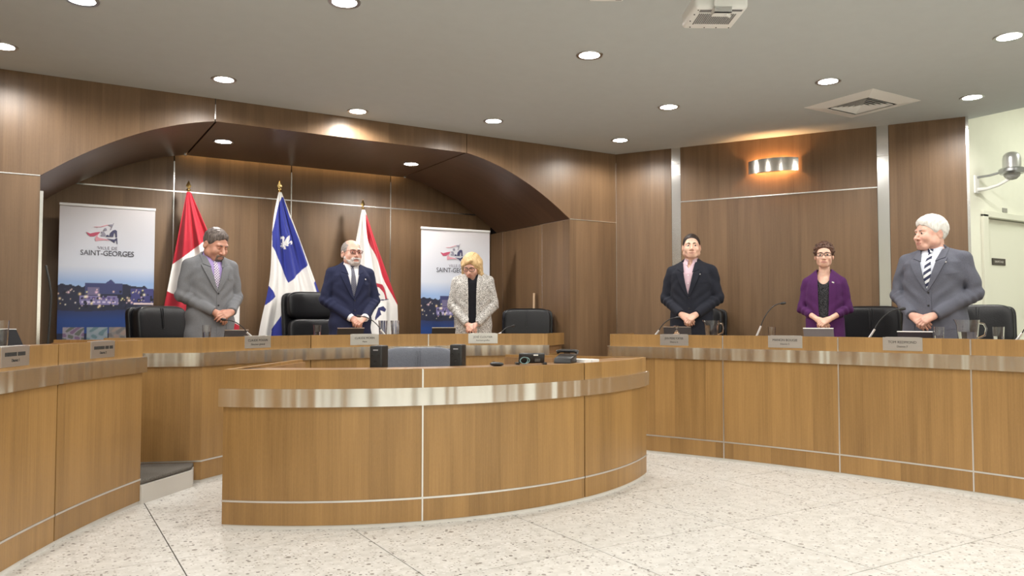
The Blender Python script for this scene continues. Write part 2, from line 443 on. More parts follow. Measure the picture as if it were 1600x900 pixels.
# --- white wall with the door, seen past the end of the panelling
WD = 4.06
wd = struct(MB().box(7.38, 7.70, 0, 0.12, 0, 3.55).box(8.72, 10.5, 0, 0.12, 0, 3.55).box(7.70, 8.72, 0, 0.12, 2.24, 3.55).build('wall_door', WHITE_WALL)); wd.location = (0, WD, 0)
dr = struct(MB().box(7.70, 7.79, -0.025, 0.12, 0, 2.22).box(8.64, 8.72, -0.025, 0.12, 0, 2.22).box(7.70, 8.72, -0.025, 0.12, 2.195, 2.255).build('door_1', DOOR_PAINT, bevel=0.004)); dr.location = (0, WD, 0)
MB().box(7.795, 8.635, 0.03, 0.075, 0.31, 2.188).build('door_leaf', DOOR_PAINT, dr, bevel=0.002)
hb = MB().box(8.55, 8.60, 0.018, 0.03, 1.25, 1.40); hb.tube([(8.575, 0.02, 1.33), (8.575, -0.02, 1.33), (8.47, -0.025, 1.33)], 0.009)
hb.build('door_handle', GREY_METAL, dr, smooth=40)
struct(MB().box(-4.5, 10.5, -4.62, -4.5, 0, 3.6).build('wall_rear', WHITE_WALL))
struct(MB().box(10.5, 10.62, -4.5, 4.2, 0, 3.6).build('wall_side_right', WHITE_WALL))
struct(MB().box(-4.62, -4.5, -4.5, 4.1, 0, 3.2).build('wall_side_left', WHITE_WALL))
struct(MB().box(-4.5, -2.40, 4.0, 4.12, 0, 3.1).build('wall_left_return', WHITE_WALL))

# ------------------------------------------------------------------ desks
def arc(c, r, a0, a1, n):
    return [(c[0] + r * math.cos(R(a0 + (a1 - a0) * k / n)), c[1] + r * math.sin(R(a0 + (a1 - a0) * k / n))) for k in range(n + 1)]
class Path:
    """plan line of a desk front, ordered left to right as seen from the front"""
    def __init__(s, pts):
        s.p = np.array(pts, float); d = np.diff(s.p, axis=0); L = np.hypot(*d.T); s.s = np.r_[0, np.cumsum(L)]
        t = d / L[:, None]; n = np.c_[t[:, 1], -t[:, 0]]
        nn = [n[0]]
        for a, b in zip(n, n[1:]):
            m = a + b; m /= np.hypot(*m); nn.append(m / max(0.35, m @ a))
        s.n = np.array(nn + [n[-1]])
    def at(s, q, d):
        P = np.array([np.interp(q, s.s, s.p[:, k]) for k in (0, 1)]); Nn = np.array([np.interp(q, s.s, s.n[:, k]) for k in (0, 1)])
        return P + Nn * d
    def frame(s, q):
        P = s.at(q, 0); n = s.at(q, 1) - P; n /= np.hypot(*n); return P, n
    def near(s, x, y):
        best = min(np.linspace(0, s.s[-1], 3000), key=lambda q: np.hypot(*(s.at(q, 0) - (x, y)))); return float(best)
    def ribbon(s, mb, q0, q1, d0, d1, z0, z1):
        qs = [q0] + [q for q in s.s if q0 + 1e-4 < q < q1 - 1e-4] + [q1]
        F = [s.at(q, d0) for q in qs]; B = [s.at(q, d1) for q in qs]
        for k in range(len(qs) - 1):
            f0, f1, b0, b1, u0, u1 = F[k], F[k + 1], B[k], B[k + 1], qs[k], qs[k + 1]
            mb.face([(*f0, z0), (*f1, z0), (*f1, z1), (*f0, z1)], [(u0, z0), (u1, z0), (u1, z1), (u0, z1)])
            mb.face([(*b1, z0), (*b0, z0), (*b0, z1), (*b1, z1)], [(u1, z0), (u0, z0), (u0, z1), (u1, z1)])
            mb.face([(*f0, z1), (*f1, z1), (*b1, z1), (*b0, z1)], [(u0, 0), (u1, 0), (u1, abs(d1 - d0)), (u0, abs(d1 - d0))])
            mb.face([(*f1, z0), (*f0, z0), (*b0, z0), (*b1, z0)], [(u1, 0), (u0, 0), (u0, abs(d1 - d0)), (u1, abs(d1 - d0))])
        for k in (0, -1):
            mb.face([(*F[k], z0), (*F[k], z1), (*B[k], z1), (*B[k], z0)])
        return mb
def desk(name, label, path, seams, zt, zb1, zb0, zk, work, zw, band=None, gaps=(), thick=0.028):
    """seams: arc-length positions of the panel joints; gaps: those that are an open dark joint"""
    root = empty(name, (*path.at((path.s[0] + path.s[-1]) / 2, 0), 0)); tag(root, label, 'desk')
    ox = Matrix.Translation(-root.location)
    E = [path.s[0]] + list(seams) + [path.s[-1]]
    for a, b in zip(E, E[1:]):
        a2 = a + (0.005 if a != E[0] else 0); b2 = b - (0.005 if b != E[-1] else 0)
        for nm, z0, z1, d in (('front_panel', zk + 0.006, zb0 + 0.01, 0.0), ('upper_panel', zb1 - 0.01, zt, 0.0), ('kick_panel', 0.022, zk - 0.006, 0.0)):
            path.ribbon(MB(), a2, b2, d, d - thick, z0, z1).xform(ox).build(nm, W_DESK, root, smooth=20)
        path.ribbon(MB(), a2, b2, 0.003, -thick + 0.004, zk - 0.0055, zk + 0.0055).xform(ox).build('metal_strip', ALU, root, smooth=20)
    for q in seams:
        g = q in gaps
        path.ribbon(MB(), q - 0.0048, q + 0.0048, -0.012 if g else 0.002, -thick, 0.022, zt - (0.0 if g else 0.004)).xform(ox).build('joint' if g else 'metal_strip', DARK if g else ALU, root)
    bq = band or (path.s[0], path.s[-1])
    path.ribbon(MB(), bq[0], bq[1], 0.022, 0.0005, zb0, zb1).xform(ox).build('steel_band', STEEL, root, smooth=20)
    path.ribbon(MB(), path.s[0], path.s[-1], -0.006, -thick - 0.012, 0, 0.022).xform(ox).build('toe_strip', TOE, root, smooth=20)
    path.ribbon(MB(), path.s[0], path.s[-1], -thick - 0.0005, -thick - 0.02, 0.022, zt - 0.02).xform(ox).build('carcass', W_TOP, root, smooth=20)
    work.ribbon(MB(), work.s[0] + 0.003, work.s[-1] - 0.003, -thick - 0.021, -0.66, zw - 0.03, zw).xform(ox).build('worktop', W_TOP, root, smooth=20)
    return root
# right desk
CR, RR = (-3.422, 1.599), 9.086
a = arc(CR, RR, 27.0, -9.0, 72)
e = np.array(a[0]) - np.array(CR); e /= np.hypot(*e); tl = np.array([e[1], -e[0]])
p0 = np.array(a[0]) - tl * 0.075
rc = p0 + e * 0.09
cor = [tuple(rc - e * 0.09 * math.cos(th) - tl * 0.09 * math.sin(th)) for th in np.linspace(R(90), 0, 7)]
p_right = Path([tuple(cor[0] + e * 0.5)] + cor[:-1] + a)
w_right = Path(arc(CR, RR, 27.0, -9.0, 72))
sm = [p_right.near(*(np.array(CR) + RR * np.array((math.cos(R(q)), math.sin(R(q)))))) for q in (20.98, 14.88, 8.99, 3.1, -2.8)]
desk_right = desk('council_desk', 'long curved oak council desk on the right before three standing people', p_right, sm, 1.073, 0.961, 0.860, 0.160, w_right, 1.045)
# back desk
CB, RB = (2.813, 4.195), 2.669
ab = arc(CB, RB, 131.0, 56.3, 48)
p_back = Path([(0.42, 6.45)] + ab + [(4.76, 6.80)])
w_back = Path(ab)
q0, q1 = p_back.s[1], p_back.s[-2]
sb = [p_back.near(*(np.array(CB) + RB * np.array((math.cos(R(q)), math.sin(R(q)))))) for q in (106.75, 81.54)]
desk_back = desk('council_desk', 'curved oak council desk at the back below the flags and arch', p_back, sb, 1.073, 0.961, 0.860, 0.160, w_back, 1.045, band=(0.0, q1), gaps=(sb[0],))
# left desk
CL, RL = (6.483, 1.504), 7.2235
al = arc(CL, RL, 178.0, 144.5, 60)
e2 = np.array(al[-1]) - np.array(CL); e2 /= np.hypot(*e2)
p_left = Path(al + [tuple(np.array(al[-1]) + e2 * 0.6)])
w_left = Path(al)
sl = [p_left.near(*(np.array(CL) + RL * np.array((math.cos(R(q)), math.sin(R(q)))))) for q in (174.0, 167.2, 159.6, 152.03)]
desk_left = desk('council_desk', 'curved oak council desk cut off at the left edge, with two grey nameplates', p_left, sl, 1.073, 0.961, 0.860, 0.160, w_left, 1.045, gaps=tuple(sl))
# centre desk
CC, RC = (2.560, 6.669), 2.473
ac = arc(CC, RC, -130.9, -52.0, 64)
p_mid = Path([(1.66, 5.77)] + ac + [(3.40, 5.70)])
w_mid = Path(ac)
sc_ = [p_mid.near(*(np.array(CC) + RC * np.array((math.cos(R(q)), math.sin(R(q)))))) for q in (-103.9, -76.1)]
sc_ = [p_mid.s[1]] + sc_ + [p_mid.s[-2]]
desk_mid = desk('clerk_desk', 'free standing bowed oak desk in the middle of the floor with wide steel band', p_mid, sc_[1:3], 0.915, 0.805, 0.700, 0.156, w_mid, 0.745, band=(sc_[0], sc_[3]), gaps=(sc_[2],))

# ------------------------------------------------------------------ carpeted dais behind the desks
def off(path, d, q0, q1, n=30): return [tuple(path.at(q, d)) for q in np.linspace(q0, q1, n)]
Lp = off(w_left, -0.06, w_left.s[0], w_left.s[-1])
Bp = off(w_back, -0.06, 0, w_back.s[-1])
Rp = off(w_right, -0.06, 0.02, w_right.s[-1])
outer = [(7.34, 0.32), (7.34, 4.0), (5.60, 7.0 - 0.03), (4.975, 6.99), (4.975, 8.74), (0.005, 8.74), (0.005, 6.99), (-0.62, 6.97), (-2.35, 4.0), (-2.35, 1.76)]
dais = struct(MB().prism_z(Lp + [(0.61, 5.69), (0.985, 6.085)] + Bp + [(4.42, 6.42), (4.66, 5.95)] + Rp + outer, 0.0, 0.12).build('dais_base', ALU if False else TOE))
MB().prism_z(Lp + [(0.60, 5.70), (0.980, 6.095)] + Bp + [(4.42, 6.43), (4.67, 5.96)] + Rp + outer, 0.121, 0.150).build('carpet', CARPET, dais, bevel=0.012, seg=3)
Lp2 = off(w_left, -0.30, w_left.s[0], w_left.s[-1]); Bp2 = off(w_back, -0.30, 0, w_back.s[-1]); Rp2 = off(w_right, -0.30, 0.02, w_right.s[-1])
MB().prism_z(Lp2 + [(0.0, 6.12), (0.40, 6.78)] + Bp2 + [(4.85, 6.75), (5.05, 6.2)] + Rp2 + outer, 0.151, 0.300).build('carpet', CARPET, dais, bevel=0.012, seg=3)
# ------------------------------------------------------------------ recessed ceiling lamps
ring_me = MB().lathe([(0.070, 0.012), (0.074, -0.004), (0.094, -0.006), (0.097, -0.001), (0.097, 0.0)], 28, cap=False).mesh('trim_ring', GREY_METAL, smooth=30)
lens_me = MB().lathe([(0.0001, -0.004), (0.05, -0.005), (0.0715, -0.002), (0.0715, 0.004)], 28, cap=False).mesh('lens', LENS, smooth=60)
def downlight(x, y, z, label, power=LAMP_W, group=None, spot=166):
    o = empty('downlight', (x, y, z - 0.0005)); tag(o, label, 'ceiling light', group)
    link('trim_ring', ring_me, o); link('lens', lens_me, o)
    ld = bpy.data.lights.new('lamp_light', 'SPOT'); ld.energy = power; ld.color = LAMP_COL
    ld.spot_size = R(spot); ld.spot_blend = 0.45; ld.shadow_soft_size = 0.06
    l = bpy.data.objects.new('lamp_light', ld); COL.objects.link(l); l.parent = o; l.location = (0, 0, -0.012)
    return o
for x, y, lb in ((-0.244, 6.41, 'round ceiling downlight cut by the left edge of the photo'),
                 (0.188, 5.234, 'round ceiling downlight at top edge above the left desk'),
                 (1.221, 6.40, 'round ceiling downlight above the left end of the arch'),
                 (1.529, 4.455, 'round ceiling downlight at top edge, nearest one left of the projector'),
                 (2.454, 6.757, 'round ceiling downlight closest to the flat fascia of the arch'),
                 (3.679, 6.416, 'round ceiling downlight in front of the right end of the arch'),
                 (3.344, 4.451, 'round ceiling downlight alone left below the projector'),
                 (4.768, 5.181, 'round ceiling downlight between the projector and the wall lamp'),
                 (5.217, 6.414, 'round ceiling downlight in the far corner of the ceiling'),
                 (5.337, 3.964, 'round ceiling downlight just left of the square air vent'),
                 (6.771, 3.617, 'round ceiling downlight right of the square air vent'),
                 (5.526, 2.70, 'round ceiling downlight at the upper right edge of the photo')):
    downlight(x, y, ZC, lb)
for x, y, lb in ((1.484, 7.76, 'small round downlight at the left end of the alcove soffit'), (3.45, 7.82, 'small round downlight at the right end of the alcove soffit')):
    downlight(x, y, ZS, lb, power=LAMP_W * 1.6)
for x, y in ((-0.40, 3.96), (-1.78, 3.6), (0.9, 2.5), (3.9, 1.9), (-0.6, 2.0), (4.6, 1.2), (6.5, 1.6), (2.4, 0.6), (0.4, -0.6), (2.6, -1.6), (4.8, -1.0), (-2.4, 0.5), (0.0, -2.8), (5.0, -3.2), (-2.0, -3.6), (2.4, -3.6), (7.0, -3.4)):
    downlight(x, y, ZC, power=LAMP_W * (3.2 if y < -1.5 else 1.0), label='unseen round ceiling downlight added behind the camera over the public seating', group='added downlights behind the camera')  # unseen lamps; rear rows added at higher power to brighten the steel bands
# unseen warm strip added to put a golden glow on the alcove wall
cs = empty('added_cove_glow', (2.49, 8.70, 2.985)); tag(cs, 'unseen warm strip added to give the alcove wall top a golden glow', 'strip light')
MB().box(-1.3, 1.3, -0.012, 0.012, 0.0, 0.02).build('housing', WHITE_PL, cs)
al_ = bpy.data.lights.new('added_glow_lamp', 'AREA'); al_.shape = 'RECTANGLE'; al_.size = 2.5; al_.size_y = 0.02; al_.energy = 3.0; al_.color = (1.0, 0.72, 0.36)
lo = bpy.data.objects.new('added_glow_lamp', al_); COL.objects.link(lo); lo.parent = cs; lo.location = (0, 0, -0.004)
# ceiling panel light of the side passage beyond the dropped ceiling
pl = empty('panel_light', (8.6, 2.6, 3.545)); tag(pl, 'fluorescent ceiling panel in the passage right of the council room', 'ceiling light')
MB().box(-0.33, 0.33, -0.63, 0.63, -0.012, 0.0).build('frame', WHITE_PL, pl)
MB().box(-0.30, 0.30, -0.60, 0.60, -0.016, -0.0125).build('diffuser', emit('diffuser', (0.95, 1.0, 0.9), 4.0), pl)
ad = bpy.data.lights.new('panel_lamp', 'AREA'); ad.shape = 'RECTANGLE'; ad.size = 0.6; ad.size_y = 1.2; ad.energy = 36; ad.color = (0.95, 1.0, 0.86)
lo = bpy.data.objects.new('panel_lamp', ad); COL.objects.link(lo); lo.parent = pl; lo.location = (0, 0, -0.03)
# ------------------------------------------------------------------ fittings on walls and ceiling
def Rz(a): return Matrix.Rotation(a, 4, 'Z')
# curved steel wall lamp on the right wall
wlp = empty('wall_lamp', (6.4975 - 0.001, 5.4975 - 0.0006, 2.73), R(-60)); tag(wlp, 'curved steel wall lamp glowing warm on the right wood panelling', 'wall lamp')
mb = MB(); n = 28; F, B = [], []
for k in range(n + 1):
    x = -0.25 + 0.5 * k / n; y = -0.012 - 0.105 * (1 - (abs(x) / 0.25) ** 2.2)
    F.append((x, y)); B.append((x * 0.99, y + 0.004))
poly = F + B[::-1]
mb.prism_z(poly, 0.0, 0.137)
mb.build('shade', brushed('lamp_shade_steel', (0.74, 0.71, 0.66), 0.2, 0.6), wlp, smooth=30)
MB().box(-0.19, 0.19, -0.010, 0.0, 0.02, 0.117).build('back_plate', WHITE_PL, wlp)
bl = MB(); bl.tube([(-0.15, -0.055, 0.068), (0.15, -0.055, 0.068)], 0.011); bl.build('bulb', emit('warm_bulb', (1.0, 0.62, 0.30), 10.0), wlp, smooth=50)
for x in (-0.1, 0.1):
    ld = bpy.data.lights.new('bulb_light', 'POINT'); ld.energy = 34.0; ld.color = (1.0, 0.50, 0.20); ld.shadow_soft_size = 0.015
    l = bpy.data.objects.new('bulb_light', ld); COL.objects.link(l); l.parent = wlp; l.location = (x, -0.055, 0.068)
# square air diffuser
vt = empty('air_vent', (6.152, 4.235, ZC - 0.0005)); tag(vt, 'white square air vent with slanted louvers in the ceiling', 'air vent')
def sq_ring(mb, r0, z0, r1, z1, t=0.003):
    for k in range(4):
        M = Rz(k * math.pi / 2)
        q = [(-r0, -r0, z0), (r0, -r0, z0), (r1, -r1, z1), (-r1, -r1, z1)]
        a = [M @ Vector(p) for p in q]; b = [M @ (Vector(p) + Vector((0, 0, t))) for p in q]
        mb.face(a); mb.face(b[::-1])
        for i in range(4): mb.face([a[i], b[i], b[(i + 1) % 4], a[(i + 1) % 4]])
    return mb
sq_ring(MB(), 0.205, -0.022, 0.337, -0.002).build('frame', WHITE_PL, vt)
MB().box(-0.25, 0.25, -0.25, 0.25, -0.002, 0.0).build('backing', DARK, vt)
for r in (0.035, 0.068, 0.101, 0.134, 0.167):
    sq_ring(MB(), r - 0.010, -0.004, r + 0.014, -0.022).build('louver', WHITE_PL, vt)
# projector hanging from the ceiling
pj = empty('projector', (3.07, 2.98, 2.815), R(-30)); tag(pj, 'white projector hanging upside down from a ceiling bracket', 'projector')
mb = MB().box(-0.14, 0.14, -0.15, 0.15, 0.0, 0.085); body = mb.build('body', WHITE_PL, pj, bevel=0.022, seg=4, smooth=35)
PJG = plain('projector_grey', (0.22, 0.22, 0.22), 0.5)
for k in range(19):
    x = -0.095 + 0.19 * k / 18
    MB().box(x - 0.003, x + 0.003, -0.075, 0.065, -0.003, 0.002).build('vent_slat', PJG, pj)
MB().box(-0.105, -0.015, -0.125, -0.095, -0.002, 0.002).build('grille', PJG, pj)
MB().box(0.05, 0.115, -0.130, -0.108, -0.001, 0.002).build('rating_plate', plain('plate_dark', (0.15, 0.15, 0.16), 0.5), pj)
for x, y in ((-0.10, 0.115), (-0.02, 0.12), (0.045, 0.12), (0.115, 0.12), (-0.12, 0.03), (-0.12, -0.06), (-0.115, -0.12), (-0.095, 0.07)):
    MB().lathe([(0.0001, -0.002), (0.004, -0.002), (0.004, 0.002)], 8, M=Matrix.Translation((x, y, 0)), cap=False).build('screw', DARK, pj)
mb = MB(); mb.box(-0.045, 0.045, -0.175, -0.11, -0.030, -0.001); mb.box(-0.045, 0.045, -0.175, -0.158, -0.03, 0.09)
mb.tube([(0.0, -0.12, 0.085), (0.0, -0.12, ZC - 2.815 - 0.01)], 0.02); mb.lathe([(0.06, ZC - 2.815 - 0.012), (0.06, ZC - 2.815 - 0.0006)], 20, M=Matrix.Translation((0, -0.12, 0)))
mb.build('bracket', WHITE_PL, pj, smooth=30)
mb = MB(); mb.tube([(0.02, -0.145, -0.03), (0.05, -0.11, -0.028), (0.06, -0.08, -0.012), (0.05, -0.07, 0.0)], 0.008); mb.build('cable', WHITE_PL, pj, smooth=60)
for i, (x, y, lb) in enumerate(((2.72, 3.43, 'white ceiling box cut off at the top edge, left of the projector'), (3.50, 2.885, 'white ceiling box cut off at the top edge, right of the projector'))):
    o = empty('ceiling_speaker', (x, y, 3.05), R(-30)); tag(o, lb, 'speaker')
    MB().box(-0.10, 0.10, -0.14, 0.14, 0, ZC - 3.05 - 0.0005).build('body', WHITE_PL, o, bevel=0.012, smooth=35)
    MB().box(0.05, 0.085, 0.05, 0.11, -0.002, 0.002).build('grille', DARK, o)
# dome camera on the white wall
cm = empty('dome_camera', (7.62, WD, 2.46)); tag(cm, 'silver dome security camera on a white wall arm', 'camera')
MB().box(-0.035, 0.035, -0.018, -0.0005, -0.05, 0.12).build('wall_plate', WHITE_PL, cm, bevel=0.004)
mb = MB(); mb.tube([(0, -0.012, -0.02), (0.06, -0.07, -0.01), (0.13, -0.14, 0.02), (0.18, -0.22, 0.075)], [0.02, 0.016, 0.014, 0.016]); mb.build('arm', WHITE_PL, cm, smooth=60)
mb = MB(); mb.tube([(0, -0.012, 0.10), (0.08, -0.09, 0.115), (0.13, -0.18, 0.14)], 0.011); mb.build('strut', GREY_METAL, cm, smooth=60)
T_ = Matrix.Translation((0.18, -0.24, 0.07)) @ Matrix.Diagonal((0.85, 0.85, 0.85, 1))
MB().lathe([(0.05, 0.05), (0.115, 0.055), (0.13, 0.075), (0.13, 0.105), (0.118, 0.115)], 28, M=T_).build('ring', GREY_METAL, cm, smooth=35)
MB().lathe([(0.090, 0.116), (0.090, 0.22), (0.082, 0.258), (0.06, 0.285), (0.03, 0.297), (0.0001, 0.30)], 28, M=T_).build('housing', plain('silver_housing', (0.55, 0.55, 0.54), 0.3, 0.7), cm, smooth=50)
MB().lathe([(0.0001, -0.015), (0.045, -0.004), (0.075, 0.025), (0.085, 0.054)], 24, M=T_, cap=False).build('dome', plain('smoked_dome', (0.30, 0.30, 0.29), 0.08, spec=0.8), cm, smooth=60)
# door sign and number plate
ds = empty('door_sign', (8.05, WD + 0.0295, 1.775)); tag(ds, 'small dark sign with pale lettering on the cream door', 'sign')
MB().box(-0.12, 0.12, -0.008, 0, -0.033, 0.033).build('plate', plain('sign_brown', (0.045, 0.034, 0.028), 0.4), ds, bevel=0.002)
letters('SAUVETAGE', 0.030, plain('sign_letters', (0.55, 0.52, 0.48), 0.5), ds, Matrix.Translation((0, -0.0085, 0)) @ FACE)
npl = empty('number_plate', (8.13, WD - 0.0005, 2.285)); tag(npl, 'tiny grey number plate on the wall above the door frame', 'sign')
MB().box(-0.042, 0.042, -0.006, 0, -0.022, 0.022).build('plate', plain('plate_grey', (0.30, 0.29, 0.26), 0.5), npl, bevel=0.001)

# ------------------------------------------------------------------ printed cloth: colour of each point painted on a fine grid
def in_poly(x, y, poly):
    x = np.asarray(x); y = np.asarray(y); c = np.zeros(x.shape, bool); n = len(poly)
    for i in range(n):
        x0, y0 = poly[i]; x1, y1 = poly[(i + 1) % n]
        if y0 == y1: continue
        k = ((y0 > y) != (y1 > y)) & (x < (x1 - x0) * (y - y0) / (y1 - y0) + x0); c ^= k
    return c
def painted_grid(name, P, Cc, mat, parent, smooth=True):
    """P (ny, nx, 3) points, Cc (ny, nx, 3) print colours"""
    ny, nx = P.shape[:2]; me = bpy.data.meshes.new(name)
    idx = np.arange(ny * nx).reshape(ny, nx)
    q = np.stack([idx[:-1, :-1], idx[:-1, 1:], idx[1:, 1:], idx[1:, :-1]], -1).reshape(-1, 4)
    me.from_pydata(P.reshape(-1, 3).tolist(), [], q.tolist())
    at = me.color_attributes.new('print', 'FLOAT_COLOR', 'POINT')
    at.data.foreach_set('color', np.c_[Cc.reshape(-1, 3), np.ones(ny * nx)].astype(np.float32).ravel())
    me.polygons.foreach_set('use_smooth', np.full(len(me.polygons), smooth)); me.materials.append(mat)
    return link(name, me, parent)
PRINT = vcol('printed_banner', 0.55); CLOTH = vcol('flag_cloth', 0.75, 0.15)

def flag(name, label, x, y, top, cloth_top, bottom, xl, xr, paint, ph):
    o = empty(name, (x, y, 0.3015)); tag(o, label, 'flag')
    z0 = 0.3015
    mb = MB(); mb.lathe([(0.16, 0), (0.16, 0.015), (0.13, 0.03), (0.05, 0.045), (0.025, 0.09), (0.022, 0.14)], 28); mb.build('base', BRASS, o, smooth=40)
    mb = MB(); mb.tube([(0, 0, 0.03), (0, 0, top - 0.13 - z0)], 0.0135, 12); mb.build('pole', plain('pole_oak', (0.36, 0.22, 0.10), 0.35), o, smooth=50)
    mb = MB(); t = top - z0
    mb.lathe([(0.014, t - 0.15), (0.017, t - 0.145), (0.017, t - 0.125), (0.010, t - 0.118), (0.010, t - 0.108), (0.022, t - 0.098), (0.022, t - 0.09), (0.008, t - 0.082)], 16)
    P = [[(0.0, 0.0065, -0.085), (0.0, -0.0065, -0.085)]]
    for w, z in ((0.006, -0.083), (0.026, -0.058), (0.016, -0.035), (0.0065, -0.012), (0.0005, 0.0)):
        P.append(w)
    prof = [(0.006, -0.083), (0.026, -0.058), (0.016, -0.035), (0.0065, -0.012), (0.0006, 0.0)]
    rings = [[(w, 0, t + z), (0, -0.007, t + z), (-w, 0, t + z), (0, 0.007, t + z)] for w, z in prof]
    mb.grid(rings, wrap=True); mb.build('finial', BRASS, o, smooth=25)
    nx, ny = 180, 380
    S, Tt = np.meshgrid(np.linspace(0, 1, nx), np.linspace(0, 1, ny))
    dz = (cloth_top - bottom) * Tt; L, Rr = xl(dz), xr(dz)
    X = L + (Rr - L) * S
    grow = np.clip(dz / 0.5, 0.12, 1)
    Y = -0.016 - 0.028 * grow + grow * (0.028 * np.sin(S * 17 + ph + dz * 0.9) + 0.016 * np.sin(S * 31 + ph * 2 - dz * 1.3)) - 0.05 * grow * np.sin(S * math.pi)
    Z = cloth_top - dz - z0
    col = paint(X, -dz)
    painted_grid('cloth', np.stack([X, Y, Z], -1), col, CLOTH, o)
    return o
RED = np.array((0.43, 0.010, 0.028)); WHT = np.array((0.80, 0.78, 0.76)); BLU = np.array((0.020, 0.032, 0.27)); NAVY = np.array((0.02, 0.022, 0.10))
def paint_red(X, Z):
    c = np.tile(WHT, (*X.shape, 1)); c[Z > -0.62 + 0.85 * X] = RED; c[Z < -1.10 - 0.5 * X] = RED
    return c
flag('flag', 'red and white flag hanging behind the man in the grey suit', 1.287, 8.45, 2.62, 2.50, 0.75,
     lambda d: -0.02 - 0.165 * np.minimum(d, 1.2), lambda d: 0.02 + 0.42 * np.minimum(d, 1.15), paint_red, 0.5)
def cp(pts, x0, y0, k): return [((x - x0) * k, -(y - y0) * k) for x, y in pts]
def paint_blue(X, Z):
    k = 0.0019; c = np.tile(WHT, (*X.shape, 1)); f = lambda p: in_poly(X, Z, cp(p, 140, 120, k))
    c[f([(150, 145), (128, 200), (97, 350), (97, 430), (185, 632), (300, 520), (250, 380), (190, 260), (160, 150)])] = BLU
    c[f([(78, 560), (70, 630), (115, 710), (50, 770), (30, 800), (55, 600)])] = BLU
    c[f([(100, 890), (150, 812), (175, 870), (190, 1000), (90, 1000)])] = BLU
    c[f([(335, 632), (360, 600), (480, 800), (470, 1000), (420, 900)])] = BLU
    lily = lambda pts: [(165 + 0.45 * a + 0.89 * b, 408 - 0.89 * a + 0.45 * b) for a, b in pts]
    side = [(-6, 5), (8, 12), (22, 18), (29, 26), (23, 34), (10, 35), (4, 28), (13, 27), (13, 21), (0, 15), (-8, 11)]; tail = [(-15, 5), (-18, 8), (-30, 18), (-33, 11), (-22, 3)]
    for p in [lily(q) for q in ([(50, 0), (26, 12), (0, 8), (-12, 4), (-12, -4), (0, -8), (26, -12)], side, [(a, -b) for a, b in side], [(-8, -17), (-8, 17), (-15, 17), (-15, -17)], [(-15, 4), (-36, 0), (-15, -4)], tail, [(a, -b) for a, b in tail])]:
        c[f(p)] = WHT
    return c
flag('flag', 'blue and white flag with a lily standing between two chairs', 2.1997, 8.45, 2.70, 2.575, 0.75,
     lambda d: -0.015 - 0.115 * d - 0.02 * np.sin(d * 5), lambda d: 0.018 + 0.40 * np.minimum(d, 1.15), paint_blue, 2.1)
def paint_town(X, Z):
    k = 0.00193; c = np.tile(WHT, (*X.shape, 1)); f = lambda p: in_poly(X, Z, cp(p, 105, 140, k))
    c[f([(118, 160), (122, 300), (190, 480), (320, 702), (420, 900), (420, 500), (265, 540), (150, 200)])] = RED
    c[f([(165, 565), (205, 580), (235, 620), (245, 662), (225, 665), (215, 630), (190, 595), (170, 590)])] = np.array((0.45, 0.02, 0.05))
    c[f([(185, 669), (262, 660), (262, 665), (185, 676)])] = NAVY
    c[f([(170, 770), (190, 715), (215, 705), (230, 725), (222, 740), (200, 730), (205, 755), (170, 790)])] = NAVY
    c[f([(172, 640), (190, 625), (200, 640), (180, 655)])] = NAVY
    return c
flag('flag', 'white flag with a broad red band behind the bearded man', 3.138, 8.45, 2.575, 2.455, 0.75,
     lambda d: -0.02 - 0.21 * np.minimum(d, 1.2), lambda d: 0.02 + np.where(d < 1.05, 0.372 * d, 0.39 + 0.02 * (d - 1.05)), paint_town, 4.0)

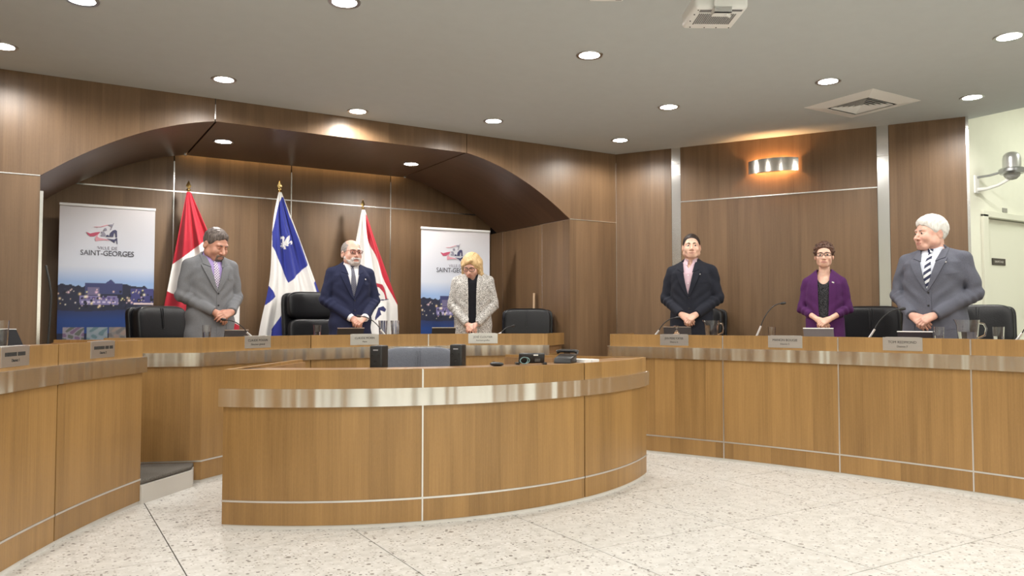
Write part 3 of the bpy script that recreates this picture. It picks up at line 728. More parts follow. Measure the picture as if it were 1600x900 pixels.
# ------------------------------------------------------------------ roll-up banners
def banner(label, x, y, rz, w, top, seed):
    o = empty('roll_up_banner', (x, y, 0.3015), rz); tag(o, label, 'banner')
    h = top - 0.3015 - 0.09
    MB().box(-w / 2 - 0.01, w / 2 + 0.01, -0.07, 0.07, 0.012, 0.09).build('cassette', ALU, o, bevel=0.015, seg=3, smooth=35)
    for sx in (-1, 1):
        MB().box(sx * w * 0.35 - 0.02, sx * w * 0.35 + 0.02, -0.16, 0.12, 0, 0.012).build('foot', ALU, o)
    MB().box(-w / 2 - 0.004, w / 2 + 0.004, -0.012, 0.012, h + 0.075, h + 0.10).build('top_rail', plain('rail_white', (0.72, 0.72, 0.72), 0.35), o, bevel=0.003)
    mb = MB(); mb.tube([(0, 0.02, 0.09), (0, 0.02, h + 0.08)], 0.008); mb.build('support_pole', ALU, o, smooth=50)
    nx, ny = 150, 330
    X, Z = np.meshgrid(np.linspace(-w / 2, w / 2, nx), np.linspace(0.085, 0.085 + h, ny))
    Y = -0.003 + 0.002 * np.sin(Z * 9) * np.sin(X * 7)
    # print: t = distance below the top in widths
    t = (h + 0.085 - Z) / w / 1.14; s = X / w + 0.5
    rs = np.random.RandomState(seed)
    lerp = lambda a, b, f: a + (b - a) * np.clip(f, 0, 1)[..., None]
    c = lerp(np.array((0.60, 0.58, 0.60)), np.array((0.62, 0.66, 0.76)), t / 0.6)
    c = lerp(c, np.array((0.30, 0.44, 0.72)), (t - 0.62) / 0.16)
    hill = 0.835 - 0.02 * np.sin(s * 9 + 1) - 0.03 * np.exp(-((s - 0.5) / 0.2) ** 2)
    for k in range(16): hill -= 0.012 * np.exp(-((s - rs.rand()) / 0.02) ** 2)
    trees = np.array((0.018, 0.022, 0.05)); c = np.where((t > hill)[..., None], trees, c)
    def block(s0, s1, t0, t1, col): 
        m = (s > s0) & (s < s1) & (t > t0) & (t < t1); c[m] = col
    block(0.27, 0.66, 0.785, 0.90, (0.045, 0.055, 0.16)); c[in_poly(s, t, [(0.48, 0.79), (0.535, 0.745), (0.59, 0.79)])] = (0.05, 0.06, 0.18)
    block(0.30, 0.42, 0.83, 0.91, (0.16, 0.14, 0.26)); block(0.75, 1.0, 0.835, 1.0, (0.055, 0.055, 0.20))
    block(0.22, 0.62, 0.915, 1.01, (0.20, 0.18, 0.38))
    for k in range(7): block(0.24 + k * 0.053, 0.27 + k * 0.053, 0.93, 0.955, (0.10, 0.07, 0.22)); block(0.24 + k * 0.053, 0.275 + k * 0.053, 0.972, 0.992, (0.55, 0.50, 0.70))
    for k in range(60):
        a, b = rs.rand(), 0.84 + 0.22 * rs.rand(); 
        if (0.25 < a < 0.6 and b < 0.91): continue
        m = ((s - a) ** 2 + (t - b) ** 2) < (0.010 + 0.010 * rs.rand()) ** 2; c[m] = trees * (0.5 + rs.rand())
    for k in range(70):
        a, b = rs.rand(), 0.85 + 0.20 * rs.rand(); r_ = 0.004 + 0.010 * rs.rand() ** 3
        g = np.exp(-(((s - a) ** 2 + (t - b) ** 2) / r_ ** 2)); wc = np.array((0.95, 0.62 + 0.3 * rs.rand(), 0.35 + 0.5 * rs.rand()))
        c = lerp(c, wc, g)
    block(0.78, 1.0, 0.985, 1.0, (0.75, 0.6, 0.6))
    wl = 1.065 + 0.01 * np.sin(s * 6)
    water = lerp(np.array((0.02, 0.03, 0.10)), np.array((0.010, 0.045, 0.20)), (t - 1.06) / 0.10); c = np.where((t > wl)[..., None], water, c)
    c = np.where((t > 1.30)[..., None], np.array((0.010, 0.016, 0.05)), c)
    for s0, cols in ((0.06, ((0.34, 0.32, 0.38), (0.05, 0.09, 0.03), (0.16, 0.06, 0.18))), (0.30, ((0.25, 0.30, 0.36), (0.05, 0.14, 0.16), (0.30, 0.34, 0.38))), (0.53, ((0.20, 0.20, 0.20), (0.34, 0.24, 0.2), (0.08, 0.09, 0.10))), (0.76, ((0.30, 0.3, 0.34), (0.10, 0.10, 0.2), (0.4, 0.35, 0.3)))):
        m = (s > s0) & (s < s0 + 0.215) & (t > 1.235) & (t < 1.40)
        fld = np.sin((s - s0) * 61 + seed + 2 * np.sin(t * 40)) + np.sin(t * 70 + (s - s0) * 33)
        av = 0.45 * np.mean(cols, axis=0); mx = [av + 0.55 * np.array(q) for q in cols]; c[m] = np.where((fld > 0.5)[..., None], mx[1], np.where((fld < -0.7)[..., None], mx[2], mx[0]))[m]
    for k in (1.47, 1.53, 1.62, 1.70): block(0.12, 0.88, k, k + 0.012, (0.4, 0.42, 0.5))
    painted_grid('print_sheet', np.stack([X, Y, Z], -1), c, PRINT, o)
    # emblem: a rider with streaming ribbons
    e = empty('emblem', (0, 0, 0)); e.parent = o
    RIB = plain('emblem_red', (0.46, 0.07, 0.13), 0.5); PNK = plain('emblem_pink', (0.62, 0.30, 0.36), 0.5); NV = plain('emblem_navy', (0.05, 0.05, 0.12), 0.5); GR = plain('emblem_grey', (0.26, 0.25, 0.32), 0.5)
    K = w / 962.0; top_z = h + 0.085
    def shape(nm, pts, m, dy=0.0):
        P = [((x - 100) * K - w / 2, top_z - (y - 8) * K) for x, y in pts]
        MB().prism_y(P[::-1], -0.0075 - dy, -0.0062).build(nm, m, e)
    shape('ribbon', [(430, 240), (500, 234), (560, 212), (622, 203), (612, 228), (575, 216), (520, 238), (460, 247)], PNK)
    shape('ribbon', [(575, 209), (622, 203), (611, 231), (590, 222)], GR, 0.0006)
    shape('lance', [(598, 268), (631, 186), (636, 189), (608, 268)], GR)
    shape('ribbon', [(360, 303), (400, 318), (450, 303), (503, 294), (470, 330), (440, 348), (400, 352), (378, 330)], RIB)
    shape('ribbon', [(500, 298), (472, 345), (490, 363), (560, 374), (602, 389), (540, 386), (480, 396), (456, 404), (450, 370), (465, 335)], PNK, 0.0004)
    shape('rider', [(532, 262), (545, 248), (562, 252), (566, 275), (552, 282), (534, 280)], GR)
    shape('rider', [(505, 292), (530, 288), (545, 300), (555, 325), (548, 342), (510, 345), (503, 330), (520, 318)], GR)
    shape('rider', [(558, 330), (580, 322), (590, 346), (560, 348)], NV)
    shape('horse', [(590, 345), (600, 300), (625, 272), (650, 262), (668, 274), (671, 345), (655, 349), (651, 303), (640, 300), (630, 345)], NV)
    shape('horse', [(563, 365), (640, 374), (672, 353), (677, 425), (668, 421), (662, 384), (650, 390), (645, 414), (610, 386)], NV)
    LT = plain('banner_letters', (0.085, 0.085, 0.11), 0.5)
    at_ = lambda px, py: Matrix.Translation(((px - 100) * K - w / 2, -0.0062, top_z - (py - 8) * K)) @ FACE
    LT2 = plain('banner_letters_pale', (0.22, 0.20, 0.25), 0.5)
    letters('VILLE DE', 48 * K * 1.05, LT2, o, at_(578, 476), spacing=1.12, xs=0.92)
    letters('SAINT-GEORGES', 78 * K * 1.05, LT, o, at_(578, 536), spacing=1.0, xs=0.89, bold=0.0006)
    return o
banner('tall roll-up banner at the far left beside the red and white flag', 0.578, 8.55, 0.0, 0.83, 2.312, 3)
banner('tall roll-up banner behind the woman in the tweed jacket', 4.135, 8.08, R(-4), 0.86, 2.255, 3)

# ------------------------------------------------------------------ leather armchairs
def superell(mb, c, r, e1=0.35, e2=0.35, n=36, m=20, M=None, bend=0.0):
    pw = lambda a, e: math.copysign(abs(a) ** e, a)
    P = []
    for i in range(m + 1):
        ph = -math.pi / 2 + math.pi * i / m; ring = []
        for k in range(n):
            th = 2 * math.pi * k / n
            x = r[0] * pw(math.cos(ph), e1) * pw(math.cos(th), e2); y = r[1] * pw(math.cos(ph), e1) * pw(math.sin(th), e2); z = r[2] * pw(math.sin(ph), e1)
            p = Vector((c[0] + x, c[1] + y - bend * (x / r[0]) ** 2, c[2] + z)); ring.append(M @ p if M is not None else p)
        P.append(ring)
    mb.grid(P, wrap=True); return mb
def make_chair(height, leather, headrest):
    o = empty('leather_armchair')
    zb = 0.47; H = height - zb; tilt = Matrix.Translation((0, 0.22, zb)) @ Matrix.Rotation(R(-7), 4, 'X')
    superell(MB(), (0, 0.045, H * 0.5), (0.285, 0.035, H * 0.5), 0.22, 0.3, M=tilt, bend=-0.0 + 0.03).build('back_shell', leather, o, smooth=60)
    if headrest:
        superell(MB(), (0, -0.035, H * 0.80), (0.255, 0.065, H * 0.205), 0.5, 0.35, M=tilt, bend=0.03).build('head_cushion', leather, o, smooth=60)
        superell(MB(), (0, -0.035, H * 0.31), (0.255, 0.06, H * 0.30), 0.4, 0.35, M=tilt, bend=0.03).build('back_cushion', leather, o, smooth=60)
    else:
        superell(MB(), (0, -0.03, H * 0.67), (0.262, 0.07, H * 0.335), 0.42, 0.35, M=tilt, bend=0.03).build('back_cushion', leather, o, smooth=60)
        superell(MB(), (0, -0.045, H * 0.17), (0.255, 0.065, H * 0.20), 0.5, 0.35, M=tilt, bend=0.03).build('lumbar_cushion', leather, o, smooth=60)
        mb = MB()
        for x in (-0.012, 0.012): mb.tube([(x, -0.098, H * 0.95), (x * 0.6, -0.108, H * 0.8), (x * 0.3, -0.108, H * 0.62)], 0.004, 6)
        mb.xform(tilt).build('seam', leather, o, smooth=60)
    mb = MB()
    for sx in (-1, 1):
        mb2 = MB(); mb2.tube([(sx * 0.272, 0.012, 0.05 * H), (sx * 0.275, 0.012, 0.5 * H), (sx * 0.272, 0.012, 0.93 * H)], 0.005, 6); mb2.xform(tilt).build('edge_highlight', plain('grey_edge_highlight', (0.10, 0.10, 0.105), 0.4), o, smooth=60)  # grey tube puts the thin highlight of the shell edge into colour
    superell(MB(), (0, -0.02, 0.43), (0.27, 0.26, 0.07), 0.4, 0.35).build('seat', leather, o, smooth=60)
    for sx in (-1, 1):
        mb = MB(); mb.tube([(sx * 0.29, 0.17, 0.40), (sx * 0.31, 0.18, 0.58), (sx * 0.315, 0.12, 0.66), (sx * 0.315, -0.16, 0.655), (sx * 0.30, -0.21, 0.58), (sx * 0.27, -0.16, 0.40)], 0.02, 10)
        mb.build('armrest', BLACK_PL, o, smooth=60)
        superell(MB(), (sx * 0.315, -0.02, 0.675), (0.04, 0.16, 0.022), 0.5, 0.4, n=20, m=10).build('arm_pad', leather, o, smooth=60)
    mb = MB(); mb.lathe([(0.03, 0.10), (0.03, 0.25), (0.05, 0.26), (0.05, 0.30), (0.12, 0.345), (0.12, 0.36)], 18); mb.build('column', BLACK_PL, o, smooth=40)
    for k in range(5):
        a = 2 * math.pi * k / 5 + 0.3; c_, s_ = math.cos(a), math.sin(a)
        mb = MB(); mb.tube([(0.02 * c_, 0.02 * s_, 0.11), (0.16 * c_, 0.16 * s_, 0.095), (0.30 * c_, 0.30 * s_, 0.068)], [0.03, 0.024, 0.016], 8); lg = mb.build('base_leg', BLACK_PL, o, smooth=50)
        mb = MB(); mb.lathe([(0.0001, -0.022), (0.022, -0.022), (0.028, -0.015), (0.028, 0.015), (0.022, 0.022), (0.0001, 0.022)], 14, M=Matrix.Translation((0.30 * c_, 0.30 * s_, 0.0285)) @ Rz(a + 1.2) @ Matrix.Rotation(R(90), 4, 'X'), cap=False)
        mb.build('caster', BLACK_PL, lg, smooth=40)
    return o
ch_low = make_chair(1.03, LEATHER, False); ch_tall = make_chair(1.20, LEATHER, True); ch_grey = make_chair(1.0, LEATHER_G, False)
def put_chair(o, x, y, ang, label, z=0.3015):
    o.location = (x, y, z); o.rotation_euler = (0, 0, ang); tag(o, label, 'chair', 'leather armchairs at the council desks'); return o
put_chair(ch_low, 1.075, 7.66, R(30), 'black leather armchair beside the man in the light grey suit')
put_chair(ch_tall, 2.50, 7.98, R(6), 'tallest black leather armchair, with a headrest roll, left of the bearded man')
put_chair(copy_tree(ch_low), 4.54, 7.21, R(-36), 'black leather armchair right of the woman in tweed, with a pleated back')
put_chair(copy_tree(ch_low), 5.80, 5.97, R(-60), 'black leather armchair hidden behind the man in the dark open-necked suit')
put_chair(copy_tree(ch_low), 6.45, 4.43, R(-66), 'black leather armchair between the woman in purple and the white-haired man')
put_chair(copy_tree(ch_low), 6.68, 3.56, R(-60), 'black leather armchair right of the white-haired man')
put_chair(ch_grey, 2.30, 5.10, R(-28), 'slate grey leather chair inside the middle desk between two black speakers', 0.0005)

# ------------------------------------------------------------------ things on the desks
ZT = 1.0455
def rim(c, r, a, d=0.0): return (c[0] + (r + d) * math.cos(R(a)), c[1] + (r + d) * math.sin(R(a)))
def nameplate(c, r, a, l1, l2, label, w=0.27, pale=PLATE):
    x, y = rim(c, r, a, -0.0005)
    o = empty('nameplate', (x, y, 1.076), R(a - 90)); tag(o, label, 'nameplate')
    MB().box(-w / 2, w / 2, -0.004, -0.0005, -0.098, 0.0).build('plate', pale, o, bevel=0.0008)
    MB().box(-w / 2 + 0.02, w / 2 - 0.02, -0.004, 0.030, 0.0, 0.0025).build('hook', pale, o)
    n = len(l1)
    if l1: letters(l1, 0.027, INK, o, Matrix.Translation((0, -0.0045, -0.036)) @ FACE, xs=min(1.0, 0.225 / (0.0175 * n)))
    letters(l2, 0.021, INK, o, Matrix.Translation((0, -0.0045, -0.068)) @ FACE, xs=0.95)
    return o
nameplate(CB, RB, 118.46, 'CLAUDE POULIN', 'Directeur général', 'grey nameplate on the back desk below the man in grey')
nameplate(CB, RB, 95.19, 'CLAUDE MORIN', 'Maire', 'bright nameplate on the back desk below the bearded man', 0.285)
nameplate(CB, RB, 69.96, 'JOSÉ CLOUTIER', 'Assistant-greffier', 'bright nameplate on the back desk below the woman in tweed', 0.29)
nameplate(CR, RR, 23.82, 'JEAN-PIERRE FORTIER', 'District 6', 'nameplate on the right desk below the man without a tie')
nameplate(CR, RR, 17.56, 'MANON BOUGIE', 'District 5', 'nameplate on the right desk in front of the woman in purple', 0.285)
nameplate(CR, RR, 11.87, 'TOM REDMOND', 'District 7', 'nameplate on the right desk below the white-haired man', 0.28)
def blurred_plate(a, l2, label):
    o = nameplate(CL, RL, a, '', l2, label, 0.27)
    rr = random.Random(int(a * 10)); mb = MB(); x = -0.10
    while x < 0.10:
        w = 0.008 + 0.006 * rr.random(); mb.box(x, x + w, -0.0052, -0.0041, -0.047, -0.028); x += w + 0.003 + (0.008 if rr.random() < 0.12 else 0)
    mb.build('lettering', INK, o)
blurred_plate(155.45, 'District 1', 'dark nameplate on the left desk nearest the left edge')
blurred_plate(148.25, 'District 2', 'nameplate near the right end of the left desk')

STEM = plain('stem_white', (0.72, 0.72, 0.72), 0.3, 0.3)
def microphone(x, y, a, dx, dz, label, r=0.0045, dy=0.06):
    o = empty('gooseneck_microphone', (x, y, ZT), R(a - 90)); tag(o, label, 'microphone')
    mb = MB(); mb.box(-0.045, 0.045, -0.055, 0.055, 0, 0.022); mb.build('base', BLACK_PL, o, bevel=0.006, smooth=35)
    s = math.copysign(1, dx) if dx else 1
    mb = MB(); mb.tube([(0, 0, 0.02), (dx * 0.18, 0, dz * 0.35)], [0.0085, 0.0075]); mb.build('stem', STEM, o, smooth=50)
    P = []
    for k in range(13):
        t = k / 12; P.append((dx * (0.18 + 0.70 * t ** 1.15), dy * t, dz * (0.35 + 0.62 * math.sin(t * math.pi / 2) ** 0.9)))
    mb = MB(); mb.tube(P, r, 8); mb.build('gooseneck', BLACK_PL, o, smooth=60)
    e0 = Vector(P[-1]); d = Vector((dx * 0.5, dy, 0.02)).normalized()
    mb = MB(); mb.tube([e0 - d * 0.005, e0 + d * 0.008, e0 + d * 0.03, e0 + d * 0.042], [0.006, 0.012, 0.012, 0.008], 12); mb.build('head', BLACK_PL, o, smooth=40)
microphone(1.535, 6.715, 117, -0.30, 0.165, 'gooseneck microphone leaning left in front of the man in grey', dy=0.0)
microphone(2.853, 7.06, 89.2, -0.25, 0.20, 'gooseneck microphone bending left before the bearded man')
microphone(4.974, 5.612, 25.5, 0.20, 0.185, 'gooseneck microphone beside the flip tablet of the man without a tie')
microphone(5.343, 4.727, 19.6, 0.22, 0.31, 'gooseneck microphone standing alone left of the woman in purple')
microphone(5.612, 3.834, 13.9, 0.24, 0.25, 'gooseneck microphone between the woman in purple and the white-haired man')
microphone(5.801, 2.84, 7.7, 0.20, 0.20, 'gooseneck microphone cut off at the right edge of the photo')
microphone(3.96, 6.80, 66.0, 0.16, 0.10, 'short white stemmed microphone right of the woman in tweed')

SCREEN = plain('tablet_screen', (0.012, 0.012, 0.016), 0.16); TAB = plain('tablet_back', (0.05, 0.05, 0.056), 0.4); TABL = plain('tablet_light', (0.16, 0.16, 0.18), 0.4)
def tablet(x, y, a, w, h, lean, label, back=TAB, edge=ALU, yaw=0):
    """tablet propped on the desk, its back to the room"""
    o = empty('tablet', (x, y, ZT), R(a - 90 + yaw)); tag(o, label, 'tablet')
    M = Matrix.Rotation(R(lean), 4, 'X')
    MB().box(-w / 2, w / 2, -0.005, 0.004, 0.002, h).xform(M).build('case', back, o, bevel=0.003)
    MB().box(-w / 2 + 0.01, w / 2 - 0.01, 0.0042, 0.0056, 0.012, h - 0.01).xform(M).build('screen', SCREEN, o)
    MB().box(-w / 2, w / 2, -0.0062, 0.0052, h, h + 0.005).xform(M).build('edge', edge, o)
    MB().box(-w / 2, w / 2, 0.008, 0.19, 0.0, 0.008).build('keyboard', TAB, o, bevel=0.002)
    return o
tablet(1.42, 6.80, 118, 0.24, 0.075, 12, 'small dark tablet propped up by the microphone of the man in grey')
tablet(2.52, 7.10, 95.7, 0.27, 0.085, 14, 'black tablet lying propped before the bearded man', BLACK_PL)
tablet(3.47, 7.05, 77.2, 0.24, 0.085, 14, 'black tablet left of the hands of the woman in tweed', BLACK_PL)
tablet(5.116, 5.46, 24.5, 0.27, 0.095, 12, 'dark tablet behind the glass stand of the man without a tie', TAB)
tablet(5.56, 4.258, 16.5, 0.25, 0.09, 12, 'grey tablet with a pale upper edge before the woman in purple', TABL, PAPER)
tablet(5.74, 3.532, 11.9, 0.255, 0.07, 14, 'dark tablet with pale edge under the hands of the white-haired man', plain('tablet_navy', (0.025, 0.025, 0.04), 0.4), PAPER)
tablet(-0.115, 4.99, 151.8, 0.145, 0.13, -38, 'leaning dark tablet with a silver edge on the left desk', plain('tablet_matt', (0.015, 0.015, 0.017), 0.8, spec=0.15), yaw=-30)

def tumbler(x, y, h, r, label, fill=0.5, z=ZT, taper=0.85):
    o = empty('drinking_glass', (x, y, z + 0.0005)); tag(o, label, 'glass')
    rb = r * taper; R_ = lambda t: rb + (r - rb) * t
    mb = MB(); mb.lathe([(0.0001, 0), (rb, 0), (r, h), (r - 0.0016, h), (rb - 0.0018, 0.008), (0.0001, 0.008)], 28, cap=False); mb.build('glass', GLASS, o, smooth=40)
    if fill:
        mb = MB(); t = 0.012 / h; mb.lathe([(0.0001, 0.0085), (R_(t) - 0.003, 0.0085), (R_(fill) - 0.0028, h * fill), (0.0001, h * fill)], 28, cap=False); mb.build('water', WATER, o, smooth=40)
    return o
tumbler(1.146, 6.53, 0.12, 0.034, 'drinking glass in front of the man in the light grey suit', 0.55)
tumbler(2.175, 6.992, 0.115, 0.036, 'drinking glass before the tall armchair', 0.45)
tumbler(3.719, 6.83, 0.13, 0.028, 'slim drinking glass before the hands of the woman in tweed', 0.0)
tumbler(5.453, 4.655, 0.10, 0.032, 'empty drinking glass left of the woman in purple', 0.0)
tumbler(5.702, 3.327, 0.108, 0.036, 'drinking glass beside the tablet of the white-haired man', 0.4)
tumbler(5.814, 2.965, 0.11, 0.038, 'drinking glass right of the water jug near the right edge', 0.4)
tumbler(-0.165, 4.83, 0.155, 0.045, 'glass cut off at the left edge on the left desk', 0.0)
def fluted(x, y, label):
    o = empty('fluted_glass', (x, y, ZT + 0.0005)); tag(o, label, 'glass', 'fluted glasses before the bearded man')
    n = 32; Ro, Ri = [], []
    for h, r in ((0, 0.034), (0.155, 0.042)):
        Ro.append([((r + (0.0025 if k % 2 else -0.001)) * math.cos(2 * math.pi * k / n), (r + (0.0025 if k % 2 else -0.001)) * math.sin(2 * math.pi * k / n), h) for k in range(n)])
    for h, r in ((0.155, 0.038), (0.012, 0.030)):
        Ri.append([(r * math.cos(2 * math.pi * k / n), r * math.sin(2 * math.pi * k / n), h) for k in range(n)])
    mb = MB(); mb.grid(Ro + Ri, wrap=True); mb.face(Ro[0][::-1]); mb.face(Ri[-1]); mb.build('glass', GLASS, o)
fluted(2.885, 7.19, 'left one of the two tall fluted glasses right of the bearded man')
fluted(2.985, 7.13, 'right one of the two tall fluted glasses right of the bearded man')
def pitcher(x, y, a, h, r, fill, label):
    o = empty('water_jug', (x, y, ZT + 0.0005), R(a - 90)); tag(o, label, 'jug')
    rb = r * 0.80; n = 36
    def ring(rr, z, lip=0.0):
        return [((rr + lip * max(0, math.cos(2 * math.pi * k / n - math.pi)) ** 8 ) * math.cos(2 * math.pi * k / n), rr * math.sin(2 * math.pi * k / n), z + lip * 0.3 * max(0, math.cos(2 * math.pi * k / n - math.pi)) ** 8) for k in range(n)]
    mb = MB(); mb.grid([ring(rb, 0), ring(rb + (r - rb) * .8, h * .8), ring(r, h, 0.02), ring(r - 0.0025, h, 0.02), ring(rb + (r - rb) * .8 - 0.0028, h * .8), ring(rb - 0.003, 0.012)], wrap=True)
    mb.face(ring(rb, 0)[::-1]); mb.face(ring(rb - 0.003, 0.012)); mb.build('jug', GLASS, o, smooth=40)
    mb = MB(); t = fill; rw = rb + (r - rb) * t - 0.0035
    mb.lathe([(0.0001, 0.0125), (rb - 0.0034, 0.0125), (rw, h * t), (0.0001, h * t)], n, cap=False); mb.build('water', WATER, o, smooth=40)
    mb = MB(); mb.tube([(r * 0.93, 0, h * 0.85), (r + 0.03, 0, h * 0.82), (r + 0.045, 0, h * 0.6), (r + 0.035, 0, h * 0.3), (rb + 0.004, 0, h * 0.16)], 0.007, 10); mb.build('handle', GLASS, o, smooth=60)
pitcher(5.219, 5.134, 22.2, 0.155, 0.068, 0.72, 'clear water jug with handle right of the man without a tie')
pitcher(5.829, 3.187, 9.7, 0.160, 0.078, 0.45, 'half full clear water jug right of the white-haired man')
# upturned stemmed glass stand
o = empty('glass_stand', (5.01, 5.367, ZT + 0.0005)); tag(o, 'small upturned clear stemmed glass before the tablet of the man without a tie', 'glass')
MB().lathe([(0.036, 0), (0.034, 0.02), (0.026, 0.045), (0.010, 0.06), (0.005, 0.07), (0.005, 0.085), (0.030, 0.105), (0.031, 0.107), (0.0001, 0.1075)], 24, cap=True).build('glass', glassm('frosted_glass', (0.95, 0.95, 0.95), 0.12), o, smooth=50)

# middle desk: ledge things
for q in (0,):
    oxm = Matrix.Translation(-desk_mid.location)
    p_mid.ribbon(MB(), sc_[0] + 0.03, sc_[3] - 0.03, -0.0285, -0.24, 0.892, 0.912).xform(oxm).build('ledge', W_TOP, desk_mid, smooth=20)
def mid(a, d): return rim(CC, RC, a, -d)
def speaker_box(a, d, label, yaw):
    x, y = mid(a, d); o = empty('desk_speaker', (x, y, 0.7455), R(a + 90 + yaw)); tag(o, label, 'speaker', 'desk speakers on the middle desk')
    w, dp, h = 0.040, 0.055, 0.30
    MB().box(-w, w, -dp, dp, 0, h).build('body', BLACK_PL, o, bevel=0.008, seg=3, smooth=35)
    for xx, z, r in ((-0.021, 0.235, 0.007), (0.021, 0.235, 0.007), (0.0, 0.195, 0.0105), (0.0, 0.10, 0.026)):
        M = Matrix.Translation((xx, -dp - 0.0005, z)) @ Matrix.Rotation(R(90), 4, 'X')
        MB().lathe([(r + 0.002, 0.0), (r + 0.002, 0.002), (r, 0.002), (r * 0.6, -0.002), (0.0001, -0.003)], 16, M=M, cap=False).build('driver', DARK, o, smooth=30)
    MB().box(-0.016, 0.016, -dp - 0.001, -dp + 0.001, 0.268, 0.276).build('badge', plain('badge_grey', (0.28, 0.28, 0.30), 0.4), o)
speaker_box(-109.6, 0.32, 'black desk speaker at the left of the slate grey chair', -25)
speaker_box(-95.6, 0.36, 'black desk speaker at the right of the slate grey chair', -38)
# telephone seen from behind with its coiled lead
x, y = mid(-84.6, 0.14); o = empty('telephone', (x, y, 0.9125), R(-82.9 + 90 - 30)); tag(o, 'black console seen from behind with a looped lead on the middle desk', 'telephone')
M = Matrix.Rotation(R(18), 4, 'X')
MB().box(-0.085, 0.085, -0.012, 0.012, 0.012, 0.078).xform(M).build('body', BLACK_PL, o, bevel=0.005, smooth=35)
MB().box(0.01, 0.04, -0.0135, -0.012, 0.066, 0.074).xform(M).build('sticker', PAPER, o)
MB().box(0.02, 0.055, -0.0135, -0.012, 0.025, 0.045).xform(M).build('socket', plain('socket_grey', (0.09, 0.09, 0.09), 0.5), o)
for sx in (-1, 1): MB().box(sx * 0.09 - 0.012, sx * 0.09 + 0.012, -0.02, 0.05, 0, 0.014).build('foot', BLACK_PL, o, bevel=0.003)
mb = MB(); mb.tube([(-0.05 + 0.022 * math.cos(t) * (1 + 0.08 * t), -0.026 - 0.001 * t, 0.028 + 0.021 * math.sin(t)) for t in np.linspace(-1, 7.5, 36)], 0.0035, 6); mb.build('lead', plain('lead_teal', (0.20, 0.32, 0.32), 0.4), o, smooth=60)
x, y = mid(-77.0, 0.14); o = empty('telephone', (x, y, 0.9125), R(-75.9 + 90 + 25)); tag(o, 'black desk telephone tilted beside the white papers on the middle desk', 'telephone')
MB().prism_y([(-0.075, 0.0), (0.085, 0.0), (0.085, 0.06), (-0.06, 0.035)], -0.06, 0.06).build('body', BLACK_PL, o, bevel=0.006, smooth=35)
mb = MB(); mb.tube([(0.06, -0.075, 0.07), (0.064, -0.05, 0.079), (0.064, 0.05, 0.079), (0.06, 0.075, 0.07)], [0.015, 0.012, 0.012, 0.015], 10); mb.build('handset', BLACK_PL, o, smooth=50)
MB().box(-0.045, 0.03, -0.04, 0.04, 0.0, 0.002).xform(Matrix.Translation((0, 0, 0.0405)) @ Matrix.Rotation(R(-9.8), 4, 'Y')).build('keypad', plain('keypad_grey', (0.07, 0.07, 0.08), 0.35), o)
for i, (a, dz, w, lb) in enumerate(((-73.4, 0.022, 0.10, 'left stack of white papers beside the telephone'), (-71.2, 0.018, 0.11, 'right stack of white papers on the middle desk'))):
    x, y = mid(a, 0.13); o = empty('paper_stack', (x, y, 0.9125), R(a + 90)); tag(o, lb, 'papers')
    for k in range(4):
        MB().box(-w / 2 + 0.012, w / 2 - 0.012, -0.07, 0.07, 0, dz / 4 - 0.0004).xform(Matrix.Translation((0.001 * (k % 2), 0, dz / 4 * k)) @ Rz(0.02 * (k - 1.5))).build('sheet_bundle', PAPER, o)
x, y = mid(-91.3, 0.13); o = empty('computer_mouse', (x, y, 0.9125), R(20)); tag(o, 'black computer mouse on the ledge of the middle desk', 'mouse')
superell(MB(), (0, 0, 0.012), (0.028, 0.05, 0.013), 0.8, 0.8, 18, 10).build('shell', BLACK_PL, o, smooth=60)
MB().box(-0.003, 0.003, 0.015, 0.032, 0.022, 0.0265).build('wheel', DARK, o)
# cable hanging down by the left pillar and the stick behind the armchair
mb = MB(); mb.tube([(0.05, 6.93, 1.62), (0.075, 6.92, 1.50), (0.09, 6.92, 1.40), (0.085, 6.92, 1.22), (0.07, 6.92, 0.9), (0.06, 6.93, 0.303)], 0.008, 8)
tag(mb.build('hanging_cable', plain('cable_black', (0.02, 0.02, 0.02), 0.5), smooth=60), 'black cable hanging beside the left pillar of the arch', 'cable')
mb = MB(); mb.tube([(4.90, 7.62, 0.303), (4.94, 7.66, 1.52)], 0.014, 10)
tag(mb.build('wooden_stick', plain('stick_wood', (0.55, 0.38, 0.24), 0.5), smooth=60), 'pale wooden stick leaning behind the pleated armchair', 'stick')
